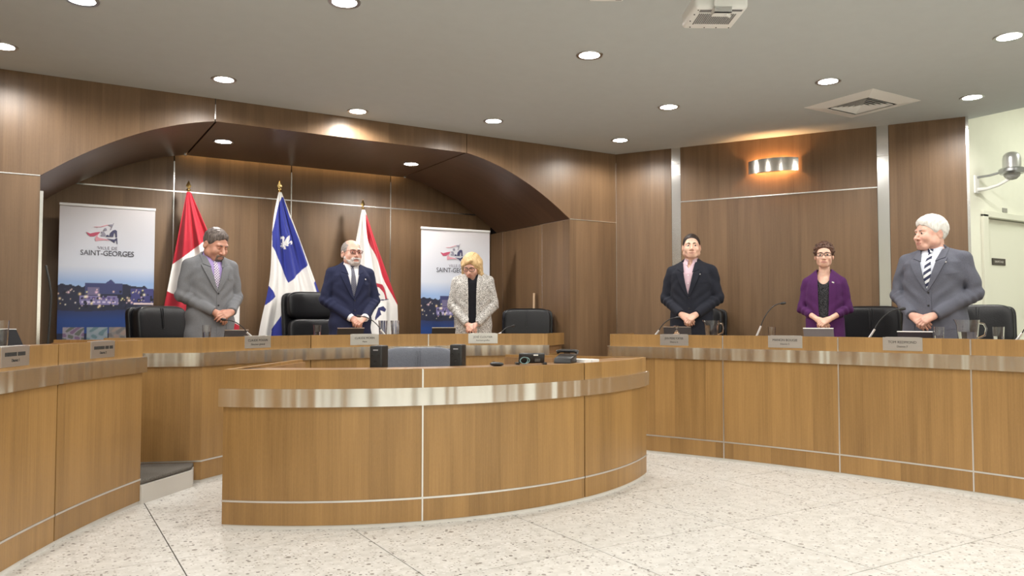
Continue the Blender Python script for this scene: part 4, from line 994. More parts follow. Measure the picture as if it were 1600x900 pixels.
# ------------------------------------------------------------------ people: smooth bodies grown from distance fields
def axis(*segs):
    out = []
    for a, b, st in segs:
        n = max(1, int(round((b - a) / st))); out += list(np.linspace(a, b, n, endpoint=False))
    return np.array(out + [segs[-1][1]], dtype=np.float64)
def surface_nets(F, xs, ys, zs):
    S = F < 0; nx, ny, nz = F.shape
    cnt = np.zeros((nx - 1, ny - 1, nz - 1), np.int8)
    for dx in (0, 1):
        for dy in (0, 1):
            for dz in (0, 1): cnt += S[dx:nx - 1 + dx, dy:ny - 1 + dy, dz:nz - 1 + dz]
    I, J, K = np.nonzero((cnt > 0) & (cnt < 8)); n = len(I)
    idx = np.full(cnt.shape, -1, np.int32); idx[I, J, K] = np.arange(n)
    acc = np.zeros((n, 3)); num = np.zeros(n)
    corners = [(a, b, c) for a in (0, 1) for b in (0, 1) for c in (0, 1)]
    X = (xs, ys, zs)
    for c0 in corners:
        for ax in range(3):
            if c0[ax]: continue
            c1 = list(c0); c1[ax] = 1
            f0 = F[I + c0[0], J + c0[1], K + c0[2]]; f1 = F[I + c1[0], J + c1[1], K + c1[2]]
            m = (f0 < 0) != (f1 < 0); t = np.where(m, f0 / np.where(m, f0 - f1, 1), 0)
            p0 = np.stack([xs[I + c0[0]], ys[J + c0[1]], zs[K + c0[2]]], 1); p1 = np.stack([xs[I + c1[0]], ys[J + c1[1]], zs[K + c1[2]]], 1)
            acc += np.where(m[:, None], p0 + (p1 - p0) * t[:, None], 0); num += m
    V = acc / np.maximum(num, 1)[:, None]
    Q = []
    for ax in range(3):
        a0 = [slice(None)] * 3; a1 = [slice(None)] * 3; a0[ax] = slice(0, -1); a1[ax] = slice(1, None)
        s0, s1 = S[tuple(a0)], S[tuple(a1)]
        e = np.argwhere(s0 != s1); b, c = [(1, 2), (2, 0), (0, 1)][ax]
        lim = np.array(cnt.shape)
        ok = (e[:, b] > 0) & (e[:, c] > 0) & (e[:, b] < lim[b]) & (e[:, c] < lim[c]); e = e[ok]
        def cell(db, dc):
            q = e.copy(); q[:, b] -= db; q[:, c] -= dc; return idx[q[:, 0], q[:, 1], q[:, 2]]
        q = np.stack([cell(1, 1), cell(0, 1), cell(0, 0), cell(1, 0)], 1)
        flip = ~s0[e[:, 0], e[:, 1], e[:, 2]]; q[flip] = q[flip][:, ::-1]
        Q.append(q)
    Q = np.concatenate(Q); Q = Q[(Q >= 0).all(1)]
    return V, Q
def smooth_verts(V, Q, it=2, lam=0.4):
    E_ = np.concatenate([Q[:, [0, 1]], Q[:, [1, 2]], Q[:, [2, 3]], Q[:, [3, 0]]])
    E_ = np.concatenate([E_, E_[:, ::-1]]); d = np.bincount(E_[:, 0], minlength=len(V)).astype(float)
    for k in range(it):
        s = np.stack([np.bincount(E_[:, 0], V[E_[:, 1], j], minlength=len(V)) for j in range(3)], 1)
        V = V + lam * (s / np.maximum(d, 1)[:, None] - V)
    return V
def to_mesh(name, V, Q, mats, S=1.0, mi=None):
    me = bpy.data.meshes.new(name); me.from_pydata((V * S).tolist(), [], Q.tolist())
    me.polygons.foreach_set('use_smooth', np.ones(len(me.polygons), bool))
    for m in (mats if isinstance(mats, (list, tuple)) else [mats]): me.materials.append(m)
    if mi is not None: me.polygons.foreach_set('material_index', mi.astype(np.int32))
    return me
def smin(a, b, k):
    if k <= 0: return np.minimum(a, b)
    h = np.clip(0.5 + 0.5 * (b - a) / k, 0, 1); return b + (a - b) * h - k * h * (1 - h)
def smax(a, b, k): return -smin(-a, -b, k)
def d_ell(x, y, z, c, r):
    px, py, pz = (x - c[0]) / r[0], (y - c[1]) / r[1], (z - c[2]) / r[2]
    k0 = np.sqrt(px * px + py * py + pz * pz); k1 = np.sqrt((px / r[0]) ** 2 + (py / r[1]) ** 2 + (pz / r[2]) ** 2)
    return k0 * (k0 - 1) / np.maximum(k1, 1e-9)
def d_cone(x, y, z, a, b, ra, rb):
    a, b = np.array(a, float), np.array(b, float); ba = b - a; L = ba @ ba
    h = np.clip(((x - a[0]) * ba[0] + (y - a[1]) * ba[1] + (z - a[2]) * ba[2]) / L, 0, 1)
    return np.sqrt((x - a[0] - h * ba[0]) ** 2 + (y - a[1] - h * ba[1]) ** 2 + (z - a[2] - h * ba[2]) ** 2) - (ra + (rb - ra) * h)
class Field:
    def __init__(s, xs, ys, zs):
        s.xs, s.ys, s.zs = xs, ys, zs; s.F = np.full((len(xs), len(ys), len(zs)), 0.2)
    def region(s, lo, hi):
        sl = []
        for ax, a, b in zip((s.xs, s.ys, s.zs), lo, hi):
            i0 = max(0, np.searchsorted(ax, a) - 1); i1 = min(len(ax), np.searchsorted(ax, b) + 1); sl.append(slice(i0, max(i0 + 1, i1)))
        return tuple(sl), s.xs[sl[0]][:, None, None], s.ys[sl[1]][None, :, None], s.zs[sl[2]][None, None, :]
    def add(s, fn, lo, hi, k=0.0):
        sl, x, y, z = s.region(lo, hi); s.F[sl] = smin(s.F[sl], fn(x, y, z), k)
    def cone(s, a, b, ra, rb, k=0.02, clip=None):
        m = max(ra, rb) + k + 0.02; lo = np.minimum(a, b) - m; hi = np.maximum(a, b) + m
        if clip is None: s.add(lambda x, y, z: d_cone(x, y, z, a, b, ra, rb), lo, hi, k)
        else:
            p, n = clip; s.add(lambda x, y, z: np.maximum(d_cone(x, y, z, a, b, ra, rb), (x - p[0]) * n[0] + (y - p[1]) * n[1] + (z - p[2]) * n[2]), lo, hi, k)
    def ell(s, c, r, k=0.02):
        c = np.array(c); r_ = np.array(r) + k + 0.02; s.add(lambda x, y, z: d_ell(x, y, z, c, r), c - r_, c + r_, k)
    def loft(s, tab, k=0.0, n=2.4, off=0.0):
        tab = np.array(tab)
        def fn(x, y, z):
            zz = z.ravel(); a = np.interp(zz, tab[:, 0], tab[:, 1])[None, None, :] + off; b = np.interp(zz, tab[:, 0], tab[:, 2])[None, None, :] + off; yc = np.interp(zz, tab[:, 0], tab[:, 3])[None, None, :]
            d = ((np.abs(x / a) ** n + np.abs((y - yc) / b) ** n) ** (1 / n) - 1) * np.minimum(a, b)
            return np.maximum(d, np.maximum(tab[0, 0] - z, z - tab[-1, 0]))
        s.add(fn, (-1, -1, tab[0, 0] - 0.03), (1, 1, tab[-1, 0] + 0.03), k)
    def mesh(s): return surface_nets(s.F, s.xs, s.ys, s.zs)

def head_sdf(x, y, z, P):
    j = P.get('jaw', 1.0); ch = P.get('cheek', 1.0)
    d = d_ell(x, y, z, (0, 0.012, 0.032), (0.076, 0.097, 0.086))
    d = smin(d, d_ell(x, y, z, (0, -0.028, -0.030), (0.063 * ch, 0.066, 0.080)), 0.03)
    d = smin(d, d_cone(x, y, z, (-0.022 * j, -0.066, -0.094), (0.022 * j, -0.066, -0.094), 0.021, 0.021), 0.03)
    for s in (-1, 1):
        d = smin(d, d_ell(x, y, z, (s * 0.047 * j, -0.012, -0.066), (0.024 * j, 0.04, 0.030)), 0.03)
        d = smin(d, d_ell(x, y, z, (s * 0.038 * ch, -0.066, -0.034), (0.026, 0.026, 0.026)), 0.022)
    d = smin(d, d_cone(x, y, z, (-0.038, -0.078, 0.020), (0.038, -0.078, 0.020), 0.013, 0.013), 0.014)
    for s in (-1, 1):
        d = smax(d, -d_ell(x, y, z, (s * 0.032, -0.102, 0.0), (0.020, 0.020, 0.0125)), 0.012)
    # nose
    nl = P.get('nose', 1.0)
    d = smin(d, d_cone(x, y, z, (0, -0.086, 0.006), (0, -0.112 - 0.004 * nl, -0.036), 0.0085, 0.0125 * nl), 0.010)
    for s in (-1, 1):
        d = smin(d, d_ell(x, y, z, (s * 0.0135 * nl, -0.098, -0.040), (0.0085, 0.011, 0.008)), 0.006)
        d = smax(d, -d_ell(x, y, z, (s * 0.007, -0.106, -0.050), (0.0045, 0.006, 0.005)), 0.003)
    # mouth
    d = smin(d, d_ell(x, y, z, (0, -0.085, -0.068), (0.036, 0.0125, 0.022)), 0.014)
    d = smin(d, d_ell(x, y, z, (0, -0.0935, -0.0652), (0.0265, 0.0062, 0.0046)), 0.004)
    d = smin(d, d_ell(x, y, z, (0, -0.0920, -0.0762), (0.0225, 0.0064, 0.0054)), 0.004)
    d = smax(d, -d_ell(x, y, z, (0, -0.102, -0.0706), (0.027, 0.010, 0.0016)), 0.0025)
    # eyelids
    for s in (-1, 1):
        e = d_ell(x, y, z, (s * 0.032, -0.0775, -0.001), (0.0150, 0.0150, 0.0130))
        if not P.get('closed'):
            e = smax(e, -d_ell(x, y, z, (s * 0.032, -0.094, -0.0022), (0.0125, 0.012, 0.0040)), 0.001)
        d = smin(d, e, 0.004)
    # ears
    for s in (-1, 1):
        e = d_ell(x - s * (0.079 + 0.18 * (y - 0.012)), y, z + 0.22 * (y - 0.012), (0, 0.014, -0.012), (0.0085, 0.020, 0.032))
        e = smax(e, -d_ell(x, y, z, (s * 0.090, 0.010, -0.008), (0.008, 0.011, 0.018)), 0.004)
        d = smin(d, e, 0.005)
    return d
def fbm(x, y, z, f):
    return (np.sin(f * x + 1.7 * np.sin(f * 0.6 * z + 0.4)) * np.sin(f * y * 0.9 + 1.3 * np.sin(f * 0.7 * x)) + np.sin(f * z * 1.1 + 1.2 * np.sin(f * 0.8 * y))) * 0.5
def hair_sdf(x, y, z, style):
    if style in ('short', 'crop', 'full', 'curly'):
        gy = {'short': [(-.14, .086), (-.09, .076), (-.060, .050), (-.040, .010), (-.022, -.010), (-.005, -.012), (.022, .016), (.036, -.030), (.055, -.06), (.09, -.072), (.13, -.07)],
              'crop': [(-.14, .105), (-.088, .080), (-.062, .058), (-.045, .018), (-.022, -.006), (-.005, -.008), (.022, .016), (.036, -.030), (.055, -.055), (.09, -.065), (.13, -.06)],
              'full': [(-.14, .070), (-.098, .062), (-.064, .048), (-.045, .020), (-.022, -.012), (-.005, -.014), (.022, .012), (.034, -.035), (.055, -.07), (.09, -.082), (.13, -.08)],
              'curly': [(-.14, .088), (-.088, .072), (-.060, .050), (-.044, .010), (-.028, -.012), (-.005, -.014), (.022, .006), (.034, -.035), (.055, -.06), (.09, -.07), (.13, -.07)]}[style]
        g = np.interp(y.ravel(), [a for a, b in gy], [b for a, b in gy]).reshape(y.shape)
        if style in ('short', 'full'): g = g + 0.004 * np.sin(95 * x + 1.2) + 0.0025 * np.sin(210 * x)
        cr = d_ell(x, y, z, (0, 0.012, 0.032), (0.076, 0.097, 0.086))
        tm = {'short': 0.012, 'crop': 0.0055, 'full': 0.019, 'curly': 0.016}[style]
        up = np.clip((z - g) / {'short': 0.040, 'crop': 0.025, 'full': 0.034, 'curly': 0.03}[style], 0, 1)
        t = 0.0012 + tm * np.sqrt(up) * (1 - (0.6 if style == 'short' else 0.4) * np.clip(np.abs(x) / 0.08, 0, 1) * (style != 'curly'))
        if style == 'full': t = t + 0.006 * np.exp(-((y + 0.070) / 0.035) ** 2 - ((z - 0.085) / 0.03) ** 2) * up
        if style == 'short': t = t + 0.005 * np.exp(-((y + 0.055) / 0.04) ** 2 - ((z - 0.095) / 0.03) ** 2) * up
        if style == 'curly': t = t - up * (0.0080 * fbm(x, y, z, 150) + 0.004 * fbm(y, z, x, 260))
        elif style == 'full': t = t + up * (0.0009 * np.sin(120 * y + 90 * x + 4 * np.sin(45 * z)) + 0.0010 * fbm(x, y, z, 120))
        else: t = t + up * (0.0012 * np.sin(150 * x + 60 * y + 5 * np.sin(50 * y)) + (0.002 * fbm(x, y, z, 110) if style == 'short' else 0))
        return smax(cr - t, (g - z) * 0.9, 0.002)
    if style == 'bald':
        d = d_ell(x, y, z, (0, 0.013, 0.030), (0.0800, 0.1005, 0.0885)) + 0.0012 * np.sin(230 * z + 5 * np.sin(50 * y))
        gy = [(-.14, .12), (-.05, .06), (-.038, .004), (-.022, -.016), (-.005, -.016), (.022, .010), (.036, -.030), (.055, -.06), (.09, -.072), (.13, -.07)]
        g = np.interp(y.ravel(), [a for a, b in gy], [b for a, b in gy]).reshape(y.shape)
        d = smax(d, (g - z) * 0.85, 0.003)
        # the crown is bare apart from a thin combed layer
        bare = d_ell(x, y, z, (0, -0.045, 0.10), (0.060, 0.075, 0.055)); d = smax(d, -bare, 0.008)
        return d
    if style == 'bob':
        d = d_ell(x, y, z, (0, 0.016, 0.036), (0.094, 0.112, 0.100))
        for s in (-1, 1):
            d = smin(d, d_cone(x, y, z, (s * 0.074, -0.010, 0.03), (s * (0.084 if s < 0 else 0.090), -0.012, -0.085), 0.034, 0.026), 0.03)
            d = smin(d, d_cone(x, y, z, (s * 0.060, 0.05, 0.02), (s * 0.066, 0.048, -0.09), 0.045, 0.035), 0.03)
        d = smin(d, d_cone(x, y, z, (0, 0.07, 0.02), (0, 0.064, -0.10), 0.055, 0.04), 0.03)
        d = smin(d, d_cone(x, y, z, (0.100, 0.02, -0.085), (0.125, 0.015, -0.098), 0.012, 0.003), 0.015)
        face = d_ell(x, y, z, (0.004, -0.105, -0.045), (0.062, 0.060, 0.115)); d = smax(d, -face, 0.012)
        # swept fringe
        d = smin(d, d_cone(x, y, z, (0.030, -0.086, 0.094), (-0.076, -0.062, 0.020), 0.017, 0.012), 0.016)
        d = d + 0.0012 * np.sin(170 * x + 60 * z + 3 * np.sin(30 * z)) * (1 + 0 * y)
        part = np.abs(x - 0.030 - 0.1 * (y + 0.05)) - 0.004; d = smax(d, -np.maximum(part, 0.118 - z), 0.006)
        return d
def beard_sdf(x, y, z, P, kind):
    h = head_sdf(x, y, z, P)
    if kind == 'goatee':
        m1 = d_cone(x, y, z, (-0.027, -0.092, -0.062), (0.027, -0.092, -0.062), 0.009, 0.009); m1 = smin(m1, d_cone(x, y, z, (-0.029, -0.088, -0.064), (-0.026, -0.084, -0.095), 0.008, 0.010), 0.006)
        m1 = smin(m1, d_cone(x, y, z, (0.029, -0.088, -0.064), (0.026, -0.084, -0.095), 0.008, 0.010), 0.006); m1 = smin(m1, d_ell(x, y, z, (0, -0.082, -0.102), (0.033, 0.022, 0.016)), 0.008)
        t = 0.0026
    else:
        m1 = d_cone(x, y, z, (-0.030, -0.094, -0.060), (0.030, -0.094, -0.060), 0.011, 0.011)
        for s in (-1, 1):
            m1 = smin(m1, d_cone(x, y, z, (s * 0.034, -0.086, -0.066), (s * 0.036, -0.072, -0.100), 0.014, 0.020), 0.008); m1 = smin(m1, d_cone(x, y, z, (s * 0.040, -0.066, -0.088), (s * 0.068, -0.012, -0.045), 0.018, 0.014), 0.01)
        m1 = smin(m1, d_ell(x, y, z, (0, -0.080, -0.104), (0.040, 0.028, 0.022)), 0.01); t = 0.0050
    t = t + 0.0010 * np.sin(300 * x + 2 * np.sin(90 * z))
    lips = d_ell(x, y, z, (0, -0.10, -0.0715), (0.0195, 0.03, 0.0075))
    return smax(smax(h - t, m1, 0.002), -lips, 0.002)

def hand_cones(wrist, d, n, side, curl, spread=1.0, sc=1.0, thumb=(0.55, 0.6)):
    """five separate tapering fingers on a palm; d = pointing direction, n = out of the back of the hand"""
    wrist = np.array(wrist, float); d = np.array(d, float); d /= np.linalg.norm(d); n = np.array(n, float); n -= d * (n @ d); n /= np.linalg.norm(n)
    w = np.cross(d, n) * side          # towards the thumb
    out = []
    for k, (o, L0, ln) in enumerate(((0.027, 0.082, 0.96), (0.009, 0.086, 1.05), (-0.009, 0.082, 1.0), (-0.026, 0.075, 0.80))):
        kn = wrist + (d * L0 + w * o * spread - n * 0.002) * sc
        out.append((wrist + (d * 0.012 + w * o * 0.62) * sc, kn, 0.0150 * sc, 0.0118 * sc, 0.012))
        p = kn; ang = 0.0; dr = d + w * 0.10 * o / 0.027 * spread
        for seg, (l, a) in enumerate(zip((0.042, 0.026, 0.021), curl)):
            ang += a; dd = dr * math.cos(ang) - n * math.sin(ang); dd /= np.linalg.norm(dd)
            q = p + dd * l * ln * sc; r0, r1 = ((0.0098, 0.0090), (0.0090, 0.0082), (0.0082, 0.0068))[seg]
            out.append((p, q, r0 * sc, r1 * sc, 0.0035)); p = q
    tb = wrist + (d * 0.022 + w * 0.024 - n * 0.006) * sc
    t1 = tb + (d * math.cos(thumb[0]) + w * math.sin(thumb[0]) - n * 0.25) * 0.042 * sc
    t2 = t1 + (d * math.cos(thumb[1] * 0.4) + w * math.sin(thumb[1] * 0.4) - n * 0.35) * 0.030 * sc
    t3 = t2 + (d + w * 0.05 - n * 0.5) * 0.022 * sc
    out += [(tb, t1, 0.0165 * sc, 0.0118 * sc, 0.010), (t1, t2, 0.0112 * sc, 0.0098 * sc, 0.003), (t2, t3, 0.0098 * sc, 0.0078 * sc, 0.003)]
    return out

def fabric(name, col, kind='plain', col2=None, scale=1.0):
    m, nt, b = new_mat(name); tc = N(nt, 'ShaderNodeTexCoord')
    no = N(nt, 'ShaderNodeTexNoise'); no.inputs['Scale'].default_value = {'tweed': 185, 'lace': 150}.get(kind, 260) * scale; no.inputs['Detail'].default_value = 3
    mp = N(nt, 'ShaderNodeMapping'); mp.inputs['Scale'].default_value = (0.45, 0.45, 1.5) if kind == 'tweed' else (1, 1, 1)
    nt.links.new(tc.outputs['Object'], mp.inputs[0]); nt.links.new(mp.outputs[0], no.inputs['Vector'])
    c2 = col2 or tuple(x * 0.72 for x in col)
    lo, hi = (0.42, 0.58) if kind in ('tweed', 'lace') else (0.3, 0.7)
    nt.links.new(ramp(nt, no.outputs[0], [(lo, c2), (hi, col)]), b.inputs['Base Color'])
    b.inputs['Roughness'].default_value = 0.85; b.inputs['Sheen Weight'].default_value = 0.03; b.inputs['Specular IOR Level'].default_value = 0.15
    bp = N(nt, 'ShaderNodeBump'); bp.inputs['Strength'].default_value = 0.25; bp.inputs['Distance'].default_value = 0.004
    nt.links.new(no.outputs[0], bp.inputs['Height']); nt.links.new(bp.outputs[0], b.inputs['Normal'])
    return m
def striped(name, c1, c2, period, duty, angle, dots=False):
    m, nt, b = new_mat(name); uv = N(nt, 'ShaderNodeUVMap'); mp = N(nt, 'ShaderNodeMapping'); mp.inputs['Rotation'].default_value = (0, 0, R(angle)); mp.inputs['Scale'].default_value = (1 / period, 1 / period, 1)
    nt.links.new(uv.outputs[0], mp.inputs[0]); sp = N(nt, 'ShaderNodeSeparateXYZ'); nt.links.new(mp.outputs[0], sp.inputs[0])
    fy = mathn(nt, 'LESS_THAN', mathn(nt, 'FRACT', sp.outputs[1]), duty)
    if dots: fy = mathn(nt, 'MULTIPLY', fy, mathn(nt, 'LESS_THAN', mathn(nt, 'FRACT', sp.outputs[0]), duty))
    nt.links.new(mixc(nt, fy, c1, c2), b.inputs['Base Color']); b.inputs['Roughness'].default_value = 0.5
    return m
def skin(name, col):
    m, nt, b = new_mat(name); tc = N(nt, 'ShaderNodeTexCoord'); no = N(nt, 'ShaderNodeTexNoise'); no.inputs['Scale'].default_value = 22; no.inputs['Detail'].default_value = 4
    nt.links.new(tc.outputs['Object'], no.inputs['Vector'])
    c0 = (col[0] * 0.88, col[1] * 0.74, col[2] * 0.72); c1 = (min(1, col[0] * 1.06), col[1] * 1.06, col[2] * 1.04)
    nt.links.new(ramp(nt, no.outputs[0], [(0.3, c0), (0.7, c1)]), b.inputs['Base Color'])
    b.inputs['Roughness'].default_value = 0.48; b.inputs['Subsurface Weight'].default_value = 0.12; b.inputs['Subsurface Radius'].default_value = (0.012, 0.005, 0.003); b.inputs['Subsurface Scale'].default_value = 0.5
    return m
EYE_W = plain('eye_white', (0.46, 0.43, 0.41), 0.25)
BUTTON = plain('button_dark', (0.02, 0.02, 0.022), 0.35)
PIN = plain('pin_silver', (0.85, 0.85, 0.86), 0.25, 0.6)

def strip_on(bvh, left, right, na, thick, lift, Sx, y_from=-0.8, uvw=True):
    """a thin solid strip laid on a surface: left / right are (x, z) lists of equal length"""
    rows, nr = [], []
    for (x0, z0), (x1, z1) in zip(left, right):
        row = []
        for k in range(na + 1):
            t = k / na; x, z = x0 + (x1 - x0) * t, z0 + (z1 - z0) * t
            h = bvh.ray_cast(Vector((x, y_from, z)), Vector((0, 1, 0)))
            row.append(h[0] if h[0] is not None else None)
        last = next((p for p in row if p is not None), None)
        for k in range(na + 1):
            if row[k] is None: row[k] = Vector((left[len(rows)][0] * (1 - k / na) + right[len(rows)][0] * k / na, (last.y if last else 0) + 0.0, left[len(rows)][1] * (1 - k / na) + right[len(rows)][1] * k / na))
            else: last = row[k]
        rows.append(row)
    n = len(rows)
    nrm = [[Vector((0, -1, 0)) for _ in range(na + 1)] for _ in range(n)]
    for i in range(n):
        for k in range(na + 1):
            a = rows[min(i + 1, n - 1)][k] - rows[max(i - 1, 0)][k]; b = rows[i][min(k + 1, na)] - rows[i][max(k - 1, 0)]
            c = a.cross(b)
            if c.length > 1e-9:
                c.normalize(); nrm[i][k] = c if c.y < 0 else -c
            if nrm[i][k].y > -0.25: nrm[i][k] = (nrm[i][k] + Vector((0, -0.6, 0))).normalized()
    lf = lift if callable(lift) else (lambda i, k: lift)
    T = [[(rows[i][k] + nrm[i][k] * (lf(i / max(1, n - 1), k / na) + thick)) * Sx for k in range(na + 1)] for i in range(n)]
    B = [[(rows[i][k] + nrm[i][k] * (lf(i / max(1, n - 1), k / na) - 0.004)) * Sx for k in range(na + 1)] for i in range(n)]
    U = [[(left[i][0] + (right[i][0] - left[i][0]) * k / na, left[i][1]) for k in range(na + 1)] for i in range(n)]
    mb = MB(); mb.grid(T, uvs=U); mb.grid(B, uvs=U)
    for i in range(n - 1):
        for k in (0, na): mb.face([T[i][k], T[i + 1][k], B[i + 1][k], B[i][k]], [U[i][k], U[i + 1][k], U[i + 1][k], U[i][k]])
    for i in (0, n - 1):
        for k in range(na): mb.face([T[i][k], T[i][k + 1], B[i][k + 1], B[i][k]], [U[i][k], U[i][k + 1], U[i][k + 1], U[i][k]])
    return mb

def person(spec):
    g = spec.get; S = g('h', 1.75) / 1.75; fem = g('fem', False)
    root = empty('person', (*g('pos'), 0.3015), g('yaw', 0.0)); tag(root, g('label'), 'person')
    gx, gy, ex, hz = g('gx', 1.0), g('gy', 1.0), g('ex', 0.24), g('hz', 0.92)
    shw = g('shw', 0.195); hy = g('hy', -0.215) - 0.13 * (gy - 1)
    hx = g('hx', 0.0)
    # joints
    SH = {s: np.array((s * (shw - 0.004), 0.004, 1.392)) for s in (-1, 1)}
    EL = {s: np.array((s * ex + g('elx', 0.0), g('ely', 0.012), g('elz', 1.125))) for s in (-1, 1)}
    WR = {s: np.array((hx + s * g('wx', 0.075), hy + 0.045 - (0.012 if s > 0 else 0), hz + 0.042 + (g('wz', 0.0) * s))) for s in (-1, 1)}
    # ---- head frame
    piv = np.array((0, 0.018, 1.535 + g('hdz', 0.0))); hc = np.array((0, -0.012 + g('hdy', 0.0), 1.638 + g('hdz', 0.0)))
    Mh = Matrix.Translation(piv) @ Matrix.Rotation(g('hyaw', 0.0), 4, 'Z') @ Matrix.Rotation(g('hpitch', 0.0), 4, 'X') @ Matrix.Rotation(g('hroll', 0.0), 4, 'Y') @ Matrix.Translation(hc - piv)
    hs = g('hscale', 1.0); Mh = Mh @ Matrix.Diagonal((hs, hs, hs, 1))
    A = np.array(Mh.to_3x3()); t0 = np.array(Mh.translation); Ai = np.linalg.inv(A)
    def local(x, y, z):
        dx, dy, dz = x - t0[0], y - t0[1], z - t0[2]
        return tuple(Ai[i, 0] * dx + Ai[i, 1] * dy + Ai[i, 2] * dz for i in range(3))
    lo, hi = t0 - 0.185, t0 + 0.185
    P = dict(closed=g('closed', False), jaw=g('jaw', 1.0), cheek=g('cheek', 1.0), nose=g('nose', 1.0))
    # ---- body: head, neck, trunk, arms with hands, legs in one surface
    hb = t0[1]
    f = Field(axis((-0.38, -0.13, 0.009), (-0.13, 0.13, 0.0042), (0.13, 0.38, 0.009)),
              axis((min(-0.33, hy - 0.09), 0.13, 0.0048), (0.13, 0.22, 0.010)),
              axis((-0.005, hz - 0.10, 0.016), (hz - 0.10, hz + 0.10, 0.0042), (hz + 0.10, 1.46, 0.010), (1.46, 1.84, 0.0040)))
    tr = g('trunk') or ([(0.80, .165, .105, 0), (0.95, .160, .105, 0), (1.08, .145, .098, 0), (1.22, .155, .105, 0), (1.34, .165, .105, 0), (1.42, .130, .085, .008), (1.49, .06, .055, .015)])
    f.loft([(z, a * gx - 0.012, b * gy - 0.012, yc) for z, a, b, yc in tr])
    for s in (-1, 1):
        f.cone((s * 0.05, 0.016, 1.455), (s * (shw - 0.03), 0.01, 1.405), 0.038, 0.042, 0.03)
        f.cone(SH[s], EL[s], 0.042 * min(1, g('ar', 1.0)), 0.037 * g('ar', 1.0), 0.01); f.cone(EL[s], WR[s], 0.036 * g('ar', 1.0), g('wr', 0.027), 0.012)
        f.cone((s * 0.085 * gx, 0, 0.84), (s * 0.09, -0.005, 0.48), 0.085, 0.055, 0.03); f.cone((s * 0.09, -0.005, 0.48), (s * 0.095, 0.015, 0.09), 0.054, 0.036, 0.02)
        f.cone((s * 0.095, 0.02, 0.045), (s * 0.105, -0.13, 0.03), 0.036, 0.028, 0.02)
    nk = Mh @ Vector((0, 0.024, -0.06))
    f.cone((0, 0.016, 1.43), tuple(nk), g('neck', 0.060), g('neck', 0.060) * 0.97, 0.025)
    sl, x, y, z = f.region(lo, hi); f.F[sl] = smin(f.F[sl], head_sdf(*local(x, y, z), P) * hs, 0.018)
    hcn = hand_cones(WR[-1], g('dA', (0.80, -0.18, -0.55)), g('nA', (0.0, -0.85, 0.5)), -1, (0.35, 0.6, 0.5), sc=g('hsc', 1.0))
    for a, b, ra, rb, k in hcn: f.cone(a, b, ra, rb, k)
    hcn = hand_cones(WR[1], g('dB', (-0.80, -0.32, -0.42)), g('nB', (-0.25, -0.85, 0.35)), 1, g('curlB', (0.45, 0.75, 0.6)), sc=g('hsc', 1.0))
    for a, b, ra, rb, k in hcn: f.cone(a, b, ra, rb, k)
    V, Q = f.mesh(); V = smooth_verts(V, Q, 1, 0.35)
    C_ = V[Q].mean(1) - t0; L = C_ @ Ai.T
    lips = (((L[:, 0] / 0.027) ** 2 + ((L[:, 2] + 0.071) / 0.0105) ** 2) < 1) & (L[:, 1] < -0.085)
    link('body', to_mesh('body', V, Q, [g('skin'), g('lips')], S, lips), root)
    # ---- hair, beard, brows, eyes, glasses
    def head_part(name, fn, mat, step=0.004, k=1):
        ff = Field(axis((t0[0] - .18, t0[0] + .18, step)), axis((t0[1] - .19, t0[1] + .18, step)), axis((t0[2] - .18, t0[2] + .19, step)))
        sl, x, y, z = ff.region((-9,) * 3, (9,) * 3); ff.F = fn(*local(x, y, z)) * hs
        V, Q = ff.mesh()
        if len(Q): link(name, to_mesh(name, smooth_verts(V, Q, k, 0.3), Q, mat, S), root)
    head_part('hair', lambda x, y, z: hair_sdf(x, y, z, g('hair')), g('hair_mat'))
    if g('beard'): head_part('beard', lambda x, y, z: beard_sdf(x, y, z, P, g('beard')), g('beard_mat'), 0.0033)
    HS = Matrix.Diagonal((S, S, S, 1)) @ Mh
    for s in (-1, 1):
        mb = MB(); bz = 0.0195 + g('browz', 0)
        mb.tube([(s * 0.012, -0.0935, bz - 0.002), (s * 0.024, -0.0935, bz + 0.002), (s * 0.036, -0.0885, bz + 0.002), (s * 0.047, -0.078, bz - 0.003)], [0.0034, 0.0042, 0.0038, 0.0018], 8)
        mb.xform(HS).build('eyebrow', g('brow_mat') or g('hair_mat'), root, smooth=60)
        if not g('closed'):
            mb = MB(); c = Vector((s * 0.032, -0.0795, -0.0012)); mb.ellipsoid(c, (0.0128, 0.0128, 0.0120), 16, 10)
            gx_ = g('gaze', (0, 0)); dv = Vector((gx_[0], -1, gx_[1])).normalized()
            eo = mb.xform(HS).build('eye', EYE_W, root, smooth=80)
            q = dv.to_track_quat('Z', 'Y').to_matrix().to_4x4(); T2 = HS @ Matrix.Translation(c) @ q
            mb = MB(); mb.lathe([(0.0072, 0.0107), (0.0045, 0.0125), (0.0001, 0.0136)], 14, cap=False); mb.xform(T2).build('iris', g('iris') or plain('iris_brown', (0.035, 0.025, 0.02), 0.15), eo, smooth=80)
